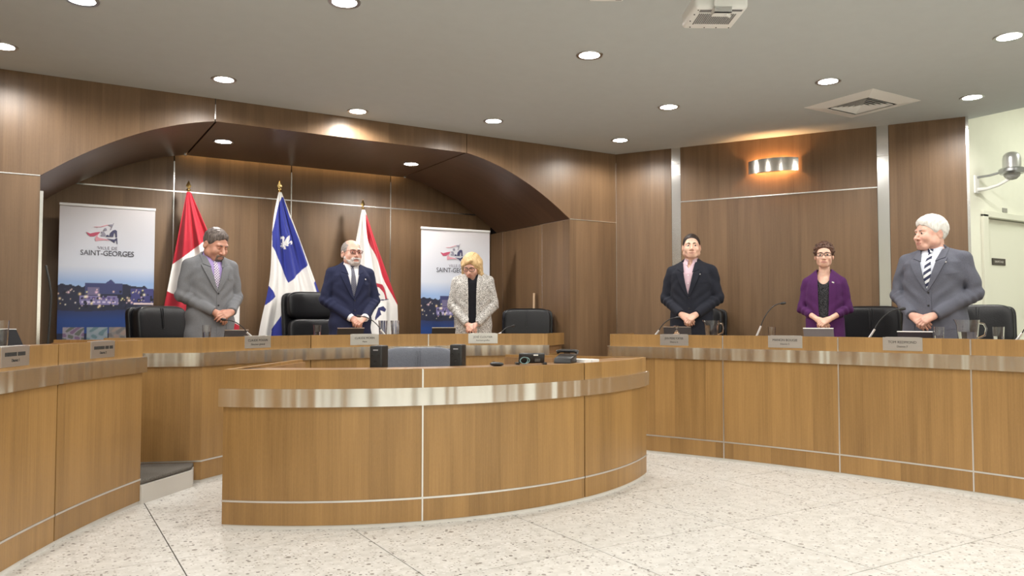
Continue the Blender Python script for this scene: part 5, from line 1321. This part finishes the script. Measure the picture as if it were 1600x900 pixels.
    if g('glasses'):
        col, wd, ht, tint = g('glasses'); gm = plain(col[0], col[1], 0.35)
        go = empty('glasses'); go.parent = root
        yz = lambda xx: -0.108 + 0.010 * (abs(xx) / 0.06) ** 2
        for s in (-1, 1):
            pts = []
            for k in range(25):
                a = 2 * math.pi * k / 24; cx = math.copysign(abs(math.cos(a)) ** 0.55, math.cos(a)) * wd; cz = math.copysign(abs(math.sin(a)) ** 0.55, math.sin(a)) * ht
                xx = s * 0.0335 + cx; pts.append((xx, yz(xx), 0.001 + cz))
            mb = MB(); mb.tube(pts, [g('rim', 0.0017)] * 25, 6, caps=False); mb.xform(HS).build('rim', gm, go, smooth=60)
            mb = MB(); mb.tube([(s * 0.066, -0.098, 0.009), (s * 0.078, -0.075, 0.009), (s * 0.083, -0.01, 0.006), (s * 0.086, 0.020, -0.006)], 0.0017, 6); mb.xform(HS).build('temple', gm, go, smooth=60)
            if tint:
                mb = MB(); P0 = [(p[0], p[1] + 0.0006, p[2]) for p in pts[:-1]]; P1 = [(p[0], p[1] - 0.0006, p[2]) for p in pts[:-1]]
                mb.face(P0); mb.face(P1[::-1])
                for k in range(24): mb.face([P0[k], P0[(k + 1) % 24], P1[(k + 1) % 24], P1[k]])
                mb.xform(HS).build('lens', tint, go)
        mb = MB(); mb.tube([(-0.0335 + wd * 0.9, -0.1075, 0.005), (0, -0.113, 0.008), (0.0335 - wd * 0.9, -0.1075, 0.005)], 0.0017, 6); mb.xform(HS).build('bridge', gm, go, smooth=60)
    # ---- jacket
    jt = g('jacket_tab') or [(0.70, .212, .140, 0), (0.90, .205, .138, 0), (1.02, .197, .134, 0), (1.15, .190, .131, -.002), (1.28, .197, .132, 0), (1.37, .192, .122, .003), (1.43, .155, .103, .008), (1.48, .105, .082, .014), (1.525, .070, .070, .018)]
    jt = [(z, a * gx if z < 1.45 else a, b * (gy if z < 1.40 else 1 + (gy - 1) * 0.3), yc - (0.02 * (gy - 1) if z < 1.3 else 0)) for z, a, b, yc in jt]
    jf = Field(axis((-0.42, 0.42, 0.0068)), axis((min(-0.33, hy - 0.06), 0.24, 0.0068)), axis((0.69, 1.55, 0.0075)))
    jf.loft(jt, n=2.3)
    ar = g('ar', 1.0)
    cuff = g('cuff', 0.0)
    for s in (-1, 1):
        jf.cone((s * 0.075, 0.016, 1.462), (s * (shw - 0.004), 0.006, 1.400), 0.040, 0.052 * ar, 0.025)
        jf.cone(SH[s], EL[s], 0.061 * ar, 0.058 * ar, 0.016)
        dr = WR[s] - EL[s]; Ln = np.linalg.norm(dr); dr = dr / Ln; end = EL[s] + dr * (Ln * (1 - cuff) - 0.004)
        sl_, x, y, z = jf.region(np.minimum(EL[s], WR[s]) - 0.12, np.maximum(EL[s], WR[s]) + 0.12)
        d = d_cone(x, y, z, EL[s], WR[s] + dr * 0.05, 0.059 * ar, 0.041 * ar)
        q = (x - EL[s][0]) * dr[0] + (y - EL[s][1]) * dr[1] + (z - EL[s][2]) * dr[2]
        d = d + 0.0048 * np.sin(q * 95 + 3 * np.sin(9 * z)) * np.clip(1 - np.abs(q - 0.04) / 0.16, 0, 1)
        d = np.maximum(d, (x - end[0]) * dr[0] + (y - end[1]) * dr[1] + (z - end[2]) * dr[2])
        jf.F[sl_] = smin(jf.F[sl_], d, 0.010)
    X, Y, Z = jf.xs[:, None, None], jf.ys[None, :, None], jf.zs[None, None, :]
    # folds of the cloth
    r_ = g('seed', 1)
    ax_ = np.abs(X)
    fold = 0.0050 * np.sin(34 * Z + 18 * ax_ + r_ + 2 * np.sin(9 * X + r_)) * np.clip((ax_ - 0.12) / 0.08, 0, 1) * (0.5 + 0.5 * np.sin(7 * Z + r_))
    fold = fold + 0.0040 * np.sin(60 * (Z - 0.9 * ax_) + 2 * r_) * np.clip(1 - np.abs(Z - 1.12) / 0.16, 0, 1) * np.clip(ax_ / 0.08, 0, 1)
    fold = fold + 0.0035 * np.sin(46 * (Z + 1.2 * ax_) + r_) * np.clip(1 - np.abs(Z - 1.30) / 0.08, 0, 1) * np.clip((ax_ - 0.10) / 0.06, 0, 1)
    F0 = jf.F + fold
    za, wt = g('apex', 1.12), g('wtop', 0.082)
    hwf = g('hw') or (lambda z: wt * np.clip((z - za) / (1.46 - za), 0, 1.1) ** 0.92)
    V0, Q0 = surface_nets(F0, jf.xs, jf.ys, jf.zs)
    V0 = smooth_verts(V0, Q0, 2, 0.4); bvh = BVHTree.FromPolygons([tuple(p) for p in V0], [tuple(q) for q in Q0])
    wedge = np.maximum(np.abs(X - g('vx', 0.0)) - hwf(Z), Y - 0.0)
    dp = np.where(Z > g('deep', 9.0), 0.10, 0.030)
    Fj = np.maximum(F0, -np.maximum(np.maximum(wedge, za - Z), -(F0 + dp)))
    inner = F0 + 0.055                                  # the jacket is a garment, hollow inside
    neckhole = np.sqrt(X ** 2 + (Y - 0.014) ** 2) - 0.066
    Fj = np.maximum(Fj, -np.maximum(neckhole, 1.47 - Z))
    Vj, Qj = surface_nets(Fj, jf.xs, jf.ys, jf.zs); Vj = smooth_verts(Vj, Qj, 2, 0.35)
    jk = link('jacket', to_mesh('jacket', Vj, Qj, g('jacket'), S), root)
    jm = g('jacket'); lm = g('lapel_mat') or jm
    # ---- shirt or blouse in the opening
    Fs = np.maximum(np.maximum(F0 + g('shirt_in', 0.012), np.abs(X) - g('shirt_w', 0.115)), np.maximum(Y - 0.03, np.maximum(max(za - 0.05, 0.74) - Z, Z - g('shirt_top', 1.485))))
    Fs = np.maximum(Fs, -(F0 + 0.045))
    if g('collar') == 'open':
        Fs = np.maximum(Fs, -np.maximum(np.abs(X - g('vx', 0.0)) - 0.034 * np.clip((Z - 1.415) / 0.07, 0, 1), 1.415 - Z))
    if g('neckline'):
        nz, nw = g('neckline'); scoop = np.sqrt((X / nw) ** 2 + ((Z - 1.52) / (1.52 - nz)) ** 2) - 1; Fs = np.maximum(Fs, -scoop * 0.05)
    Vs, Qs = surface_nets(Fs, jf.xs, jf.ys, jf.zs); Vs = smooth_verts(Vs, Qs, 2, 0.35)
    link('shirt' if not fem else 'blouse', to_mesh('shirt', Vs, Qs, g('shirt'), S), root)
    bvs = BVHTree.FromPolygons([tuple(p) for p in Vs], [tuple(q) for q in Qs])
    # ---- lapels
    vx = g('vx', 0.0)
    hw1 = lambda z: float(np.asarray(hwf(np.array(z))))
    lap = g('lapel', 'notch'); lz0 = max(za, 0.76)
    for s in (-1, 1):
        if lap == 'notch':
            zs_ = np.linspace(lz0, 1.372, 22); wl = g('lw', 0.066)
            inn = [(vx + s * max(0.0005, hw1(z) - 0.004), z) for z in zs_]; outr = [(vx + s * (hw1(z) + 0.004 + wl * ((z - lz0) / (1.372 - lz0)) ** 0.75), z + 0.020 * ((z - lz0) / (1.372 - lz0)) ** 4) for z in zs_]
            strip_on(bvh, inn, outr, 6, 0.008, lambda i, k: 0.001 + 0.009 * k * i, S).build('lapel', lm, jk, smooth=50)
            zs_ = np.linspace(1.376, 1.475, 10)
            inn = [(vx + s * (hw1(z) - 0.011), z) for z in zs_]; outr = [(vx + s * (hw1(z) + 0.050 - 0.024 * (z - 1.385) / 0.09), z + 0.030 - 0.018 * (z - 1.376) / 0.1) for z in zs_]
            strip_on(bvh, inn, outr, 5, 0.0045, 0.0015, S).build('collar', lm, jk, smooth=50)
        else:
            zs_ = np.linspace(lz0 + 0.01, 1.478, 34); wl = g('lw', 0.045)
            inn = [(vx + s * (hw1(z) - 0.003), z) for z in zs_]; outr = [(vx + s * (hw1(z) + 0.012 + wl * max(0.0, min(1.0, (z - lz0) / 0.45)) * (1 if z < 1.40 else 1 - 0.55 * (z - 1.40) / 0.08)), z) for z in zs_]
            strip_on(bvh, inn, outr, 5, 0.0060, 0.0015, S).build('lapel', lm, jk, smooth=50)
    if lap == 'notch':
        zs_ = np.linspace(0.74, za + 0.01, 14)
        strip_on(bvh, [(vx - 0.004, z) for z in zs_], [(vx + 0.030, z) for z in zs_], 3, 0.003, 0.0005, S).build('front_edge', jm, jk, smooth=50)
        for z in (za - 0.012, za - 0.115):
            h = bvh.ray_cast(Vector((vx + 0.010, -0.8, z)), Vector((0, 1, 0)))[0]
            if h is not None:
                MB().lathe([(0.0001, 0.004), (0.007, 0.004), (0.008, 0.0), (0.008, -0.003)], 14, M=Matrix.Diagonal((S, S, S, 1)) @ Matrix.Translation((h.x, h.y - 0.004, h.z)) @ Matrix.Rotation(R(90), 4, 'X'), cap=False).build('button', BUTTON, jk, smooth=40)
        xs_ = [(-0.15 * gx, 0.872), (-0.07 * gx, 0.866)]
        for s in (-1, 1):
            n_ = 8; L_ = [(s * (0.085 + 0.075 * k / n_) * gx, 0.880 + 0.006 * k / n_) for k in range(n_ + 1)]
            strip_on(bvh, L_, [(a, b - 0.045) for a, b in L_], 3, 0.003, 0.0005, S).build('pocket_flap', jm, jk, smooth=50)
        L_ = [(vx + (0.105 + 0.075 * k / 6) * gx, 1.285 + 0.010 * k / 6) for k in range(7)]
        strip_on(bvh, L_, [(a, b - 0.016) for a, b in L_], 2, 0.0025, 0.0005, S).build('chest_pocket', jm, jk, smooth=50)
    if g('pin'):
        px, pz = g('pin'); h = bvh.ray_cast(Vector((px, -0.8, pz)), Vector((0, 1, 0)))[0]
        if h is not None:
            MB().box(-0.011, 0.011, -0.016, -0.0085, -0.006, 0.006).xform(Matrix.Diagonal((S, S, S, 1)) @ Matrix.Translation(h) @ Matrix.Rotation(0.4, 4, 'Y')).build('lapel_pin', PIN, root, bevel=0.002)
    # ---- shirt cuffs
    for s in (-1, 1):
        if g('shirt_cuff'):
            dr = WR[s] - EL[s]; Ln = np.linalg.norm(dr); dr /= Ln; e0 = EL[s] + dr * (Ln - 0.02); e1 = EL[s] + dr * (Ln + g('shirt_cuff'))
            mb = MB(); mb.tube([tuple(e0 * S), tuple(e1 * S)], [0.041 * ar * S, 0.038 * ar * S], 20); mb.build('cuff', g('shirt'), root, smooth=50)
    # ---- shirt collar
    if g('collar'):
        st = g('collar'); mb = MB(); T_, B_ = [], []
        open_ = 0.30 if st == 'open' else 0.10
        for k in range(33):
            th = -math.pi / 2 + open_ + (2 * math.pi - 2 * open_) * k / 32; c_, s_ = math.cos(th), math.sin(th)
            fr = max(0.0, -s_) ** 2.5
            T_.append((0.0635 * c_, 0.014 + 0.063 * s_, 1.527 - 0.024 * fr))
            pt = max(0.0, 1 - abs((min(k, 32 - k)) / 4.0))
            B_.append((0.078 * c_ * (1 + 0.12 * pt), 0.014 + 0.077 * s_ - 0.014 * fr - 0.010 * pt, 1.490 - 0.012 * fr - 0.030 * pt))
        T2 = [(x * 0.95, (y - 0.014) * 0.95 + 0.014, z - 0.001) for x, y, z in T_]; B2 = [(x * 0.955, (y - 0.014) * 0.955 + 0.014, z) for x, y, z in B_]
        mb.grid([T_, B_]); mb.grid([B2, T2]); mb.grid([T_, T2]); mb.grid([B_, B2])
        for k in (0, 32): mb.face([T_[k], B_[k], B2[k], T2[k]])
        mb.xform(Matrix.Diagonal((S, S, S, 1))).build('shirt_collar', g('collar_mat') or g('shirt'), root, smooth=50)
    if g('tie'):
        zt = 1.455; zs_ = np.linspace(zt, max(za - 0.02, 0.95), 26)
        tw = lambda z: 0.013 + 0.024 * min(1.0, (zt - z) / 0.30)
        tx = lambda z: vx + g('tie_dx', 0.0) * (zt - z)
        strip_on(bvs, [(tx(z) - tw(z), z) for z in zs_], [(tx(z) + tw(z), z) for z in zs_], 4, 0.004, lambda i, k: 0.004 - 0.002 * (2 * k - 1) ** 2, S).build('tie', g('tie'), root, smooth=50)
        h = bvs.ray_cast(Vector((vx, -0.8, 1.455)), Vector((0, 1, 0)))[0]
        yk = (h.y if h is not None else -0.08) - 0.010
        mb = MB(); mb.grid([[(vx - 0.022, yk + 0.006, 1.482), (vx, yk - 0.008, 1.484), (vx + 0.022, yk + 0.006, 1.482), (vx, yk + 0.02, 1.482)], [(vx - 0.019, yk + 0.004, 1.462), (vx, yk - 0.011, 1.462), (vx + 0.019, yk + 0.004, 1.462), (vx, yk + 0.02, 1.462)], [(vx - 0.012, yk + 0.006, 1.442), (vx, yk - 0.006, 1.440), (vx + 0.012, yk + 0.006, 1.442), (vx, yk + 0.02, 1.442)]], wrap=True)
        mb.face([(vx - 0.022, yk + 0.006, 1.482), (vx, yk - 0.008, 1.484), (vx + 0.022, yk + 0.006, 1.482), (vx, yk + 0.02, 1.482)])
        mb.xform(Matrix.Diagonal((S, S, S, 1))).build('tie_knot', g('tie'), root, smooth=40)
    if g('shirt_buttons'):
        for z in g('shirt_buttons'):
            h = bvs.ray_cast(Vector((vx, -0.8, z)), Vector((0, 1, 0)))[0]
            if h is not None: MB().lathe([(0.0001, 0.002), (0.005, 0.002), (0.0055, -0.002)], 10, M=Matrix.Diagonal((S, S, S, 1)) @ Matrix.Translation(h) @ Matrix.Rotation(R(90), 4, 'X'), cap=False).build('button', PAPER, root)
    # ---- trousers or skirt, shoes
    tf = Field(axis((-0.25, 0.25, 0.013)), axis((-0.19, 0.19, 0.013)), axis((0.03, 1.02, 0.016)))
    if g('skirt'): tf.loft([(0.52, .19 * gx, .135, 0), (0.85, .195 * gx, .135 * gy, 0), (1.0, .17 * gx, .118 * gy, 0)])
    else:
        tf.loft([(0.80, .185 * gx, .122 * gy, 0), (0.90, .185 * gx, .122 * gy, 0), (1.0, .172 * gx, .116 * gy, 0)])
        for s in (-1, 1): tf.cone((s * 0.09 * gx, 0, 0.84), (s * 0.095, 0, 0.48), 0.100, 0.076, 0.03); tf.cone((s * 0.095, 0, 0.48), (s * 0.098, 0.01, 0.07), 0.074, 0.064, 0.01)
    Vt, Qt = tf.mesh(); Vt = smooth_verts(Vt, Qt, 2, 0.4); link('skirt' if g('skirt') else 'trousers', to_mesh('trousers', Vt, Qt, g('trousers') or jm, S), root)
    for s in (-1, 1):
        mb = MB(); superell(mb, (s * 0.102, -0.055, 0.045), (0.050, 0.150, 0.045), 0.6, 0.75, 22, 10); mb.xform(Matrix.Diagonal((S, S, S, 1))).build('shoe', BLACK_PL, root, smooth=60)
    return root

SK1 = skin('skin_tan', (0.52, 0.285, 0.205)); SK2 = skin('skin_fair', (0.56, 0.33, 0.245)); SK3 = skin('skin_pink', (0.68, 0.42, 0.335)); SK4 = skin('skin_light', (0.70, 0.46, 0.355))
LIP = plain('lips_rose', (0.48, 0.22, 0.18), 0.45); LIP2 = plain('lips_brown', (0.46, 0.235, 0.18), 0.5)
def hairm(name, c, c2):
    m, nt, b = new_mat(name); tc = N(nt, 'ShaderNodeTexCoord'); mp = N(nt, 'ShaderNodeMapping'); mp.inputs['Scale'].default_value = (150, 110, 13); mp.inputs['Rotation'].default_value = (0.25, 0.1, 0)
    nt.links.new(tc.outputs['Object'], mp.inputs[0]); no = N(nt, 'ShaderNodeTexNoise'); no.inputs['Scale'].default_value = 1.0; no.inputs['Detail'].default_value = 4; no.inputs['Distortion'].default_value = 0.6
    nt.links.new(mp.outputs[0], no.inputs['Vector']); nt.links.new(ramp(nt, no.outputs[0], [(0.32, c2), (0.68, c)]), b.inputs['Base Color'])
    b.inputs['Roughness'].default_value = 0.5; b.inputs['Specular IOR Level'].default_value = 0.3
    bp = N(nt, 'ShaderNodeBump'); bp.inputs['Strength'].default_value = 0.5; bp.inputs['Distance'].default_value = 0.004
    nt.links.new(no.outputs[0], bp.inputs['Height']); nt.links.new(bp.outputs[0], b.inputs['Normal'])
    return m
def yaw_to_cam(p, dev=0.0):
    """turn so that the front (-y) looks at the photographer, then dev degrees to the photo's right (+) or left (-)"""
    return math.atan2(-p[0], p[1]) + R(dev)
G_JK = fabric('cloth_grey', (0.185, 0.19, 0.205)); N_JK = fabric('cloth_navy', (0.022, 0.026, 0.062)); T_JK = fabric('tweed', (0.62, 0.60, 0.57), 'tweed', (0.13, 0.125, 0.12))
D_JK = fabric('cloth_midnight', (0.020, 0.022, 0.032)); P_JK = fabric('cloth_purple', (0.085, 0.022, 0.105)); S_JK = fabric('cloth_slate', (0.125, 0.130, 0.165))

p = (1.292, 7.224)
person(dict(pos=p, yaw=yaw_to_cam(p, 24), h=1.725, hscale=1.15, hdz=-0.030, label='man in a light grey suit and lilac shirt with bowed head', gx=1.02, gy=1.05, ex=0.245, hz=0.945, hx=0.035, seed=1,
            skin=SK1, lips=LIP2, hair='short', hair_mat=hairm('hair_greybrown', (0.20, 0.165, 0.15), (0.038, 0.028, 0.024)), beard='goatee', beard_mat=hairm('beard_brown', (0.25, 0.20, 0.175), (0.10, 0.07, 0.055)), closed=True,
            hyaw=R(16), hpitch=R(24), jaw=1.12, cheek=1.06, neck=0.064, jacket=G_JK, apex=1.16, wtop=0.078, shirt=plain('shirt_lilac', (0.36, 0.27, 0.56), 0.7), collar='tie', tie=striped('tie_lilac', (0.62, 0.58, 0.66), (0.11, 0.06, 0.19), 0.016, 0.62, 45, True),
            wz=0.0, dB=(-0.86, -0.25, -0.30), curlB=(0.30, 0.55, 0.5), trousers=G_JK))
p = (2.691, 7.582)
person(dict(pos=p, yaw=yaw_to_cam(p, 14), h=1.72, hscale=1.15, hdz=-0.034, label='bearded man with glasses in a navy suit standing before the tall chair', gx=1.04, gy=1.10, ex=0.255, hz=0.905, hx=0.03, seed=2,
            skin=SK3, lips=LIP, hair='bald', hair_mat=hairm('hair_grey', (0.36, 0.33, 0.31), (0.16, 0.14, 0.13)), brow_mat=hairm('brow_grey', (0.25, 0.22, 0.20), (0.15, 0.12, 0.11)), beard='full', beard_mat=hairm('beard_white', (0.66, 0.60, 0.58), (0.36, 0.31, 0.29)),
            hyaw=R(12), hpitch=R(-2), nose=0.88, jaw=1.05, jacket=N_JK, apex=1.13, wtop=0.080, shirt=plain('shirt_white', (0.78, 0.77, 0.79), 0.7), collar='tie', tie=striped('tie_slate', (0.075, 0.075, 0.11), (0.24, 0.24, 0.29), 0.014, 0.35, 45, True),
            shirt_cuff=0.022, pin=(0.118, 1.335), glasses=(('frame_brown', (0.09, 0.045, 0.035)), 0.026, 0.017, glassm('rose_lens', (0.80, 0.60, 0.58))), rim=0.0020))
p = (3.98, 7.377)
person(dict(pos=p, yaw=yaw_to_cam(p, -3), h=1.655, hscale=1.10, hdz=-0.045, deep=1.34, fem=True, label='blonde woman in a grey tweed jacket and black blouse looking down', gx=1.05, gy=1.08, ex=0.235, hz=0.865, seed=3, shw=0.185, ar=0.98,
            skin=SK3, lips=LIP, hair='bob', hair_mat=hairm('hair_blonde', (0.70, 0.52, 0.29), (0.42, 0.26, 0.11)), brow_mat=hairm('brow_fair', (0.25, 0.15, 0.08), (0.15, 0.09, 0.05)), closed=True,
            hyaw=R(-16), hpitch=R(27), hroll=R(4), jaw=0.92, cheek=1.06, neck=0.054, jacket=T_JK, lapel='shawl', lw=0.02, apex=0.72, hw=lambda z: np.interp(z, [0.7, 1.0, 1.30, 1.42, 1.50], [0.050, 0.046, 0.048, 0.056, 0.075]),
            shirt=fabric('blouse_black', (0.012, 0.012, 0.016)), neckline=(1.405, 0.045), shirt_top=1.50, glasses=(('frame_dark', (0.03, 0.018, 0.015)), 0.027, 0.018, None), rim=0.0032, wx=0.055, skirt=True, trousers=fabric('skirt_black', (0.015, 0.015, 0.018)), hsc=0.95))
p = (5.498, 5.672)
person(dict(pos=p, yaw=yaw_to_cam(p, -9), h=1.735, hscale=1.06, label='man in a dark suit and open pink shirt standing below the steel strip', gx=1.04, gy=1.08, ex=0.255, hz=0.925, hx=0.0, seed=4,
            skin=SK4, lips=LIP2, hair='crop', hair_mat=hairm('hair_dark', (0.040, 0.026, 0.022), (0.012, 0.009, 0.008)), hyaw=R(10), hpitch=R(-3), gaze=(0.25, 0.02), jaw=1.12, cheek=1.03, neck=0.063,
            jacket=D_JK, apex=1.14, wtop=0.068, vx=-0.012, deep=1.40, shirt=plain('shirt_pink', (0.56, 0.40, 0.46), 0.7), collar='open', pin=(0.098, 1.36), shirt_buttons=(1.43, 1.35, 1.27), dB=(-0.75, -0.30, -0.55)))
p = (5.948, 4.491)
person(dict(pos=p, yaw=yaw_to_cam(p, -5), h=1.555, hscale=1.04, hdz=0.022, deep=1.30, fem=True, label='woman with curly hair and glasses in a purple jacket', gx=0.90, gy=0.96, ex=0.215, hz=0.985, elz=1.13, seed=5, shw=0.165, ar=0.80,
            skin=SK4, lips=LIP, hair='curly', hair_mat=hairm('hair_auburn', (0.13, 0.065, 0.045), (0.035, 0.018, 0.013)), hyaw=R(4), jaw=0.90, cheek=0.98, neck=0.051, jacket=P_JK, lapel='shawl', lw=0.045, apex=0.72,
            hw=lambda z: np.interp(z, [0.7, 0.95, 1.15, 1.35, 1.44, 1.50], [0.040, 0.040, 0.050, 0.055, 0.058, 0.066]), shirt=fabric('lace_black', (0.060, 0.060, 0.066), 'lace', (0.008, 0.008, 0.010)), neckline=(1.37, 0.075), shirt_top=1.50, pin=(0.088, 1.385),
            cuff=0.36, wx=0.060, skirt=True, trousers=fabric('skirt_dark', (0.012, 0.012, 0.015)), hsc=0.92, wr=0.025, glasses=(('frame_black', (0.015, 0.012, 0.012)), 0.028, 0.0155, None), rim=0.0028))
p = (6.172, 3.626)
person(dict(pos=p, yaw=yaw_to_cam(p, -17), h=1.735, hdz=-0.020, label='white-haired man in a slate suit and striped tie looking left', gx=1.16, gy=1.38, ex=0.288, hz=0.905, hx=-0.02, seed=6, shw=0.215, ar=1.08, hscale=1.17,
            skin=SK3, lips=LIP, hair='full', hair_mat=hairm('hair_white', (0.80, 0.79, 0.76), (0.58, 0.57, 0.54)), brow_mat=hairm('brow_pale', (0.50, 0.45, 0.40), (0.35, 0.30, 0.26)), hyaw=R(-38), hpitch=R(2), jaw=1.22, cheek=1.10, nose=0.95, neck=0.072,
            jacket=S_JK, apex=1.14, wtop=0.085, shirt=plain('shirt_paleblue', (0.66, 0.70, 0.80), 0.7), collar='tie', tie=striped('tie_stripes', (0.70, 0.72, 0.74), (0.012, 0.018, 0.06), 0.042, 0.52, -35), pin=(0.125, 1.37), wx=0.085, hsc=1.06))
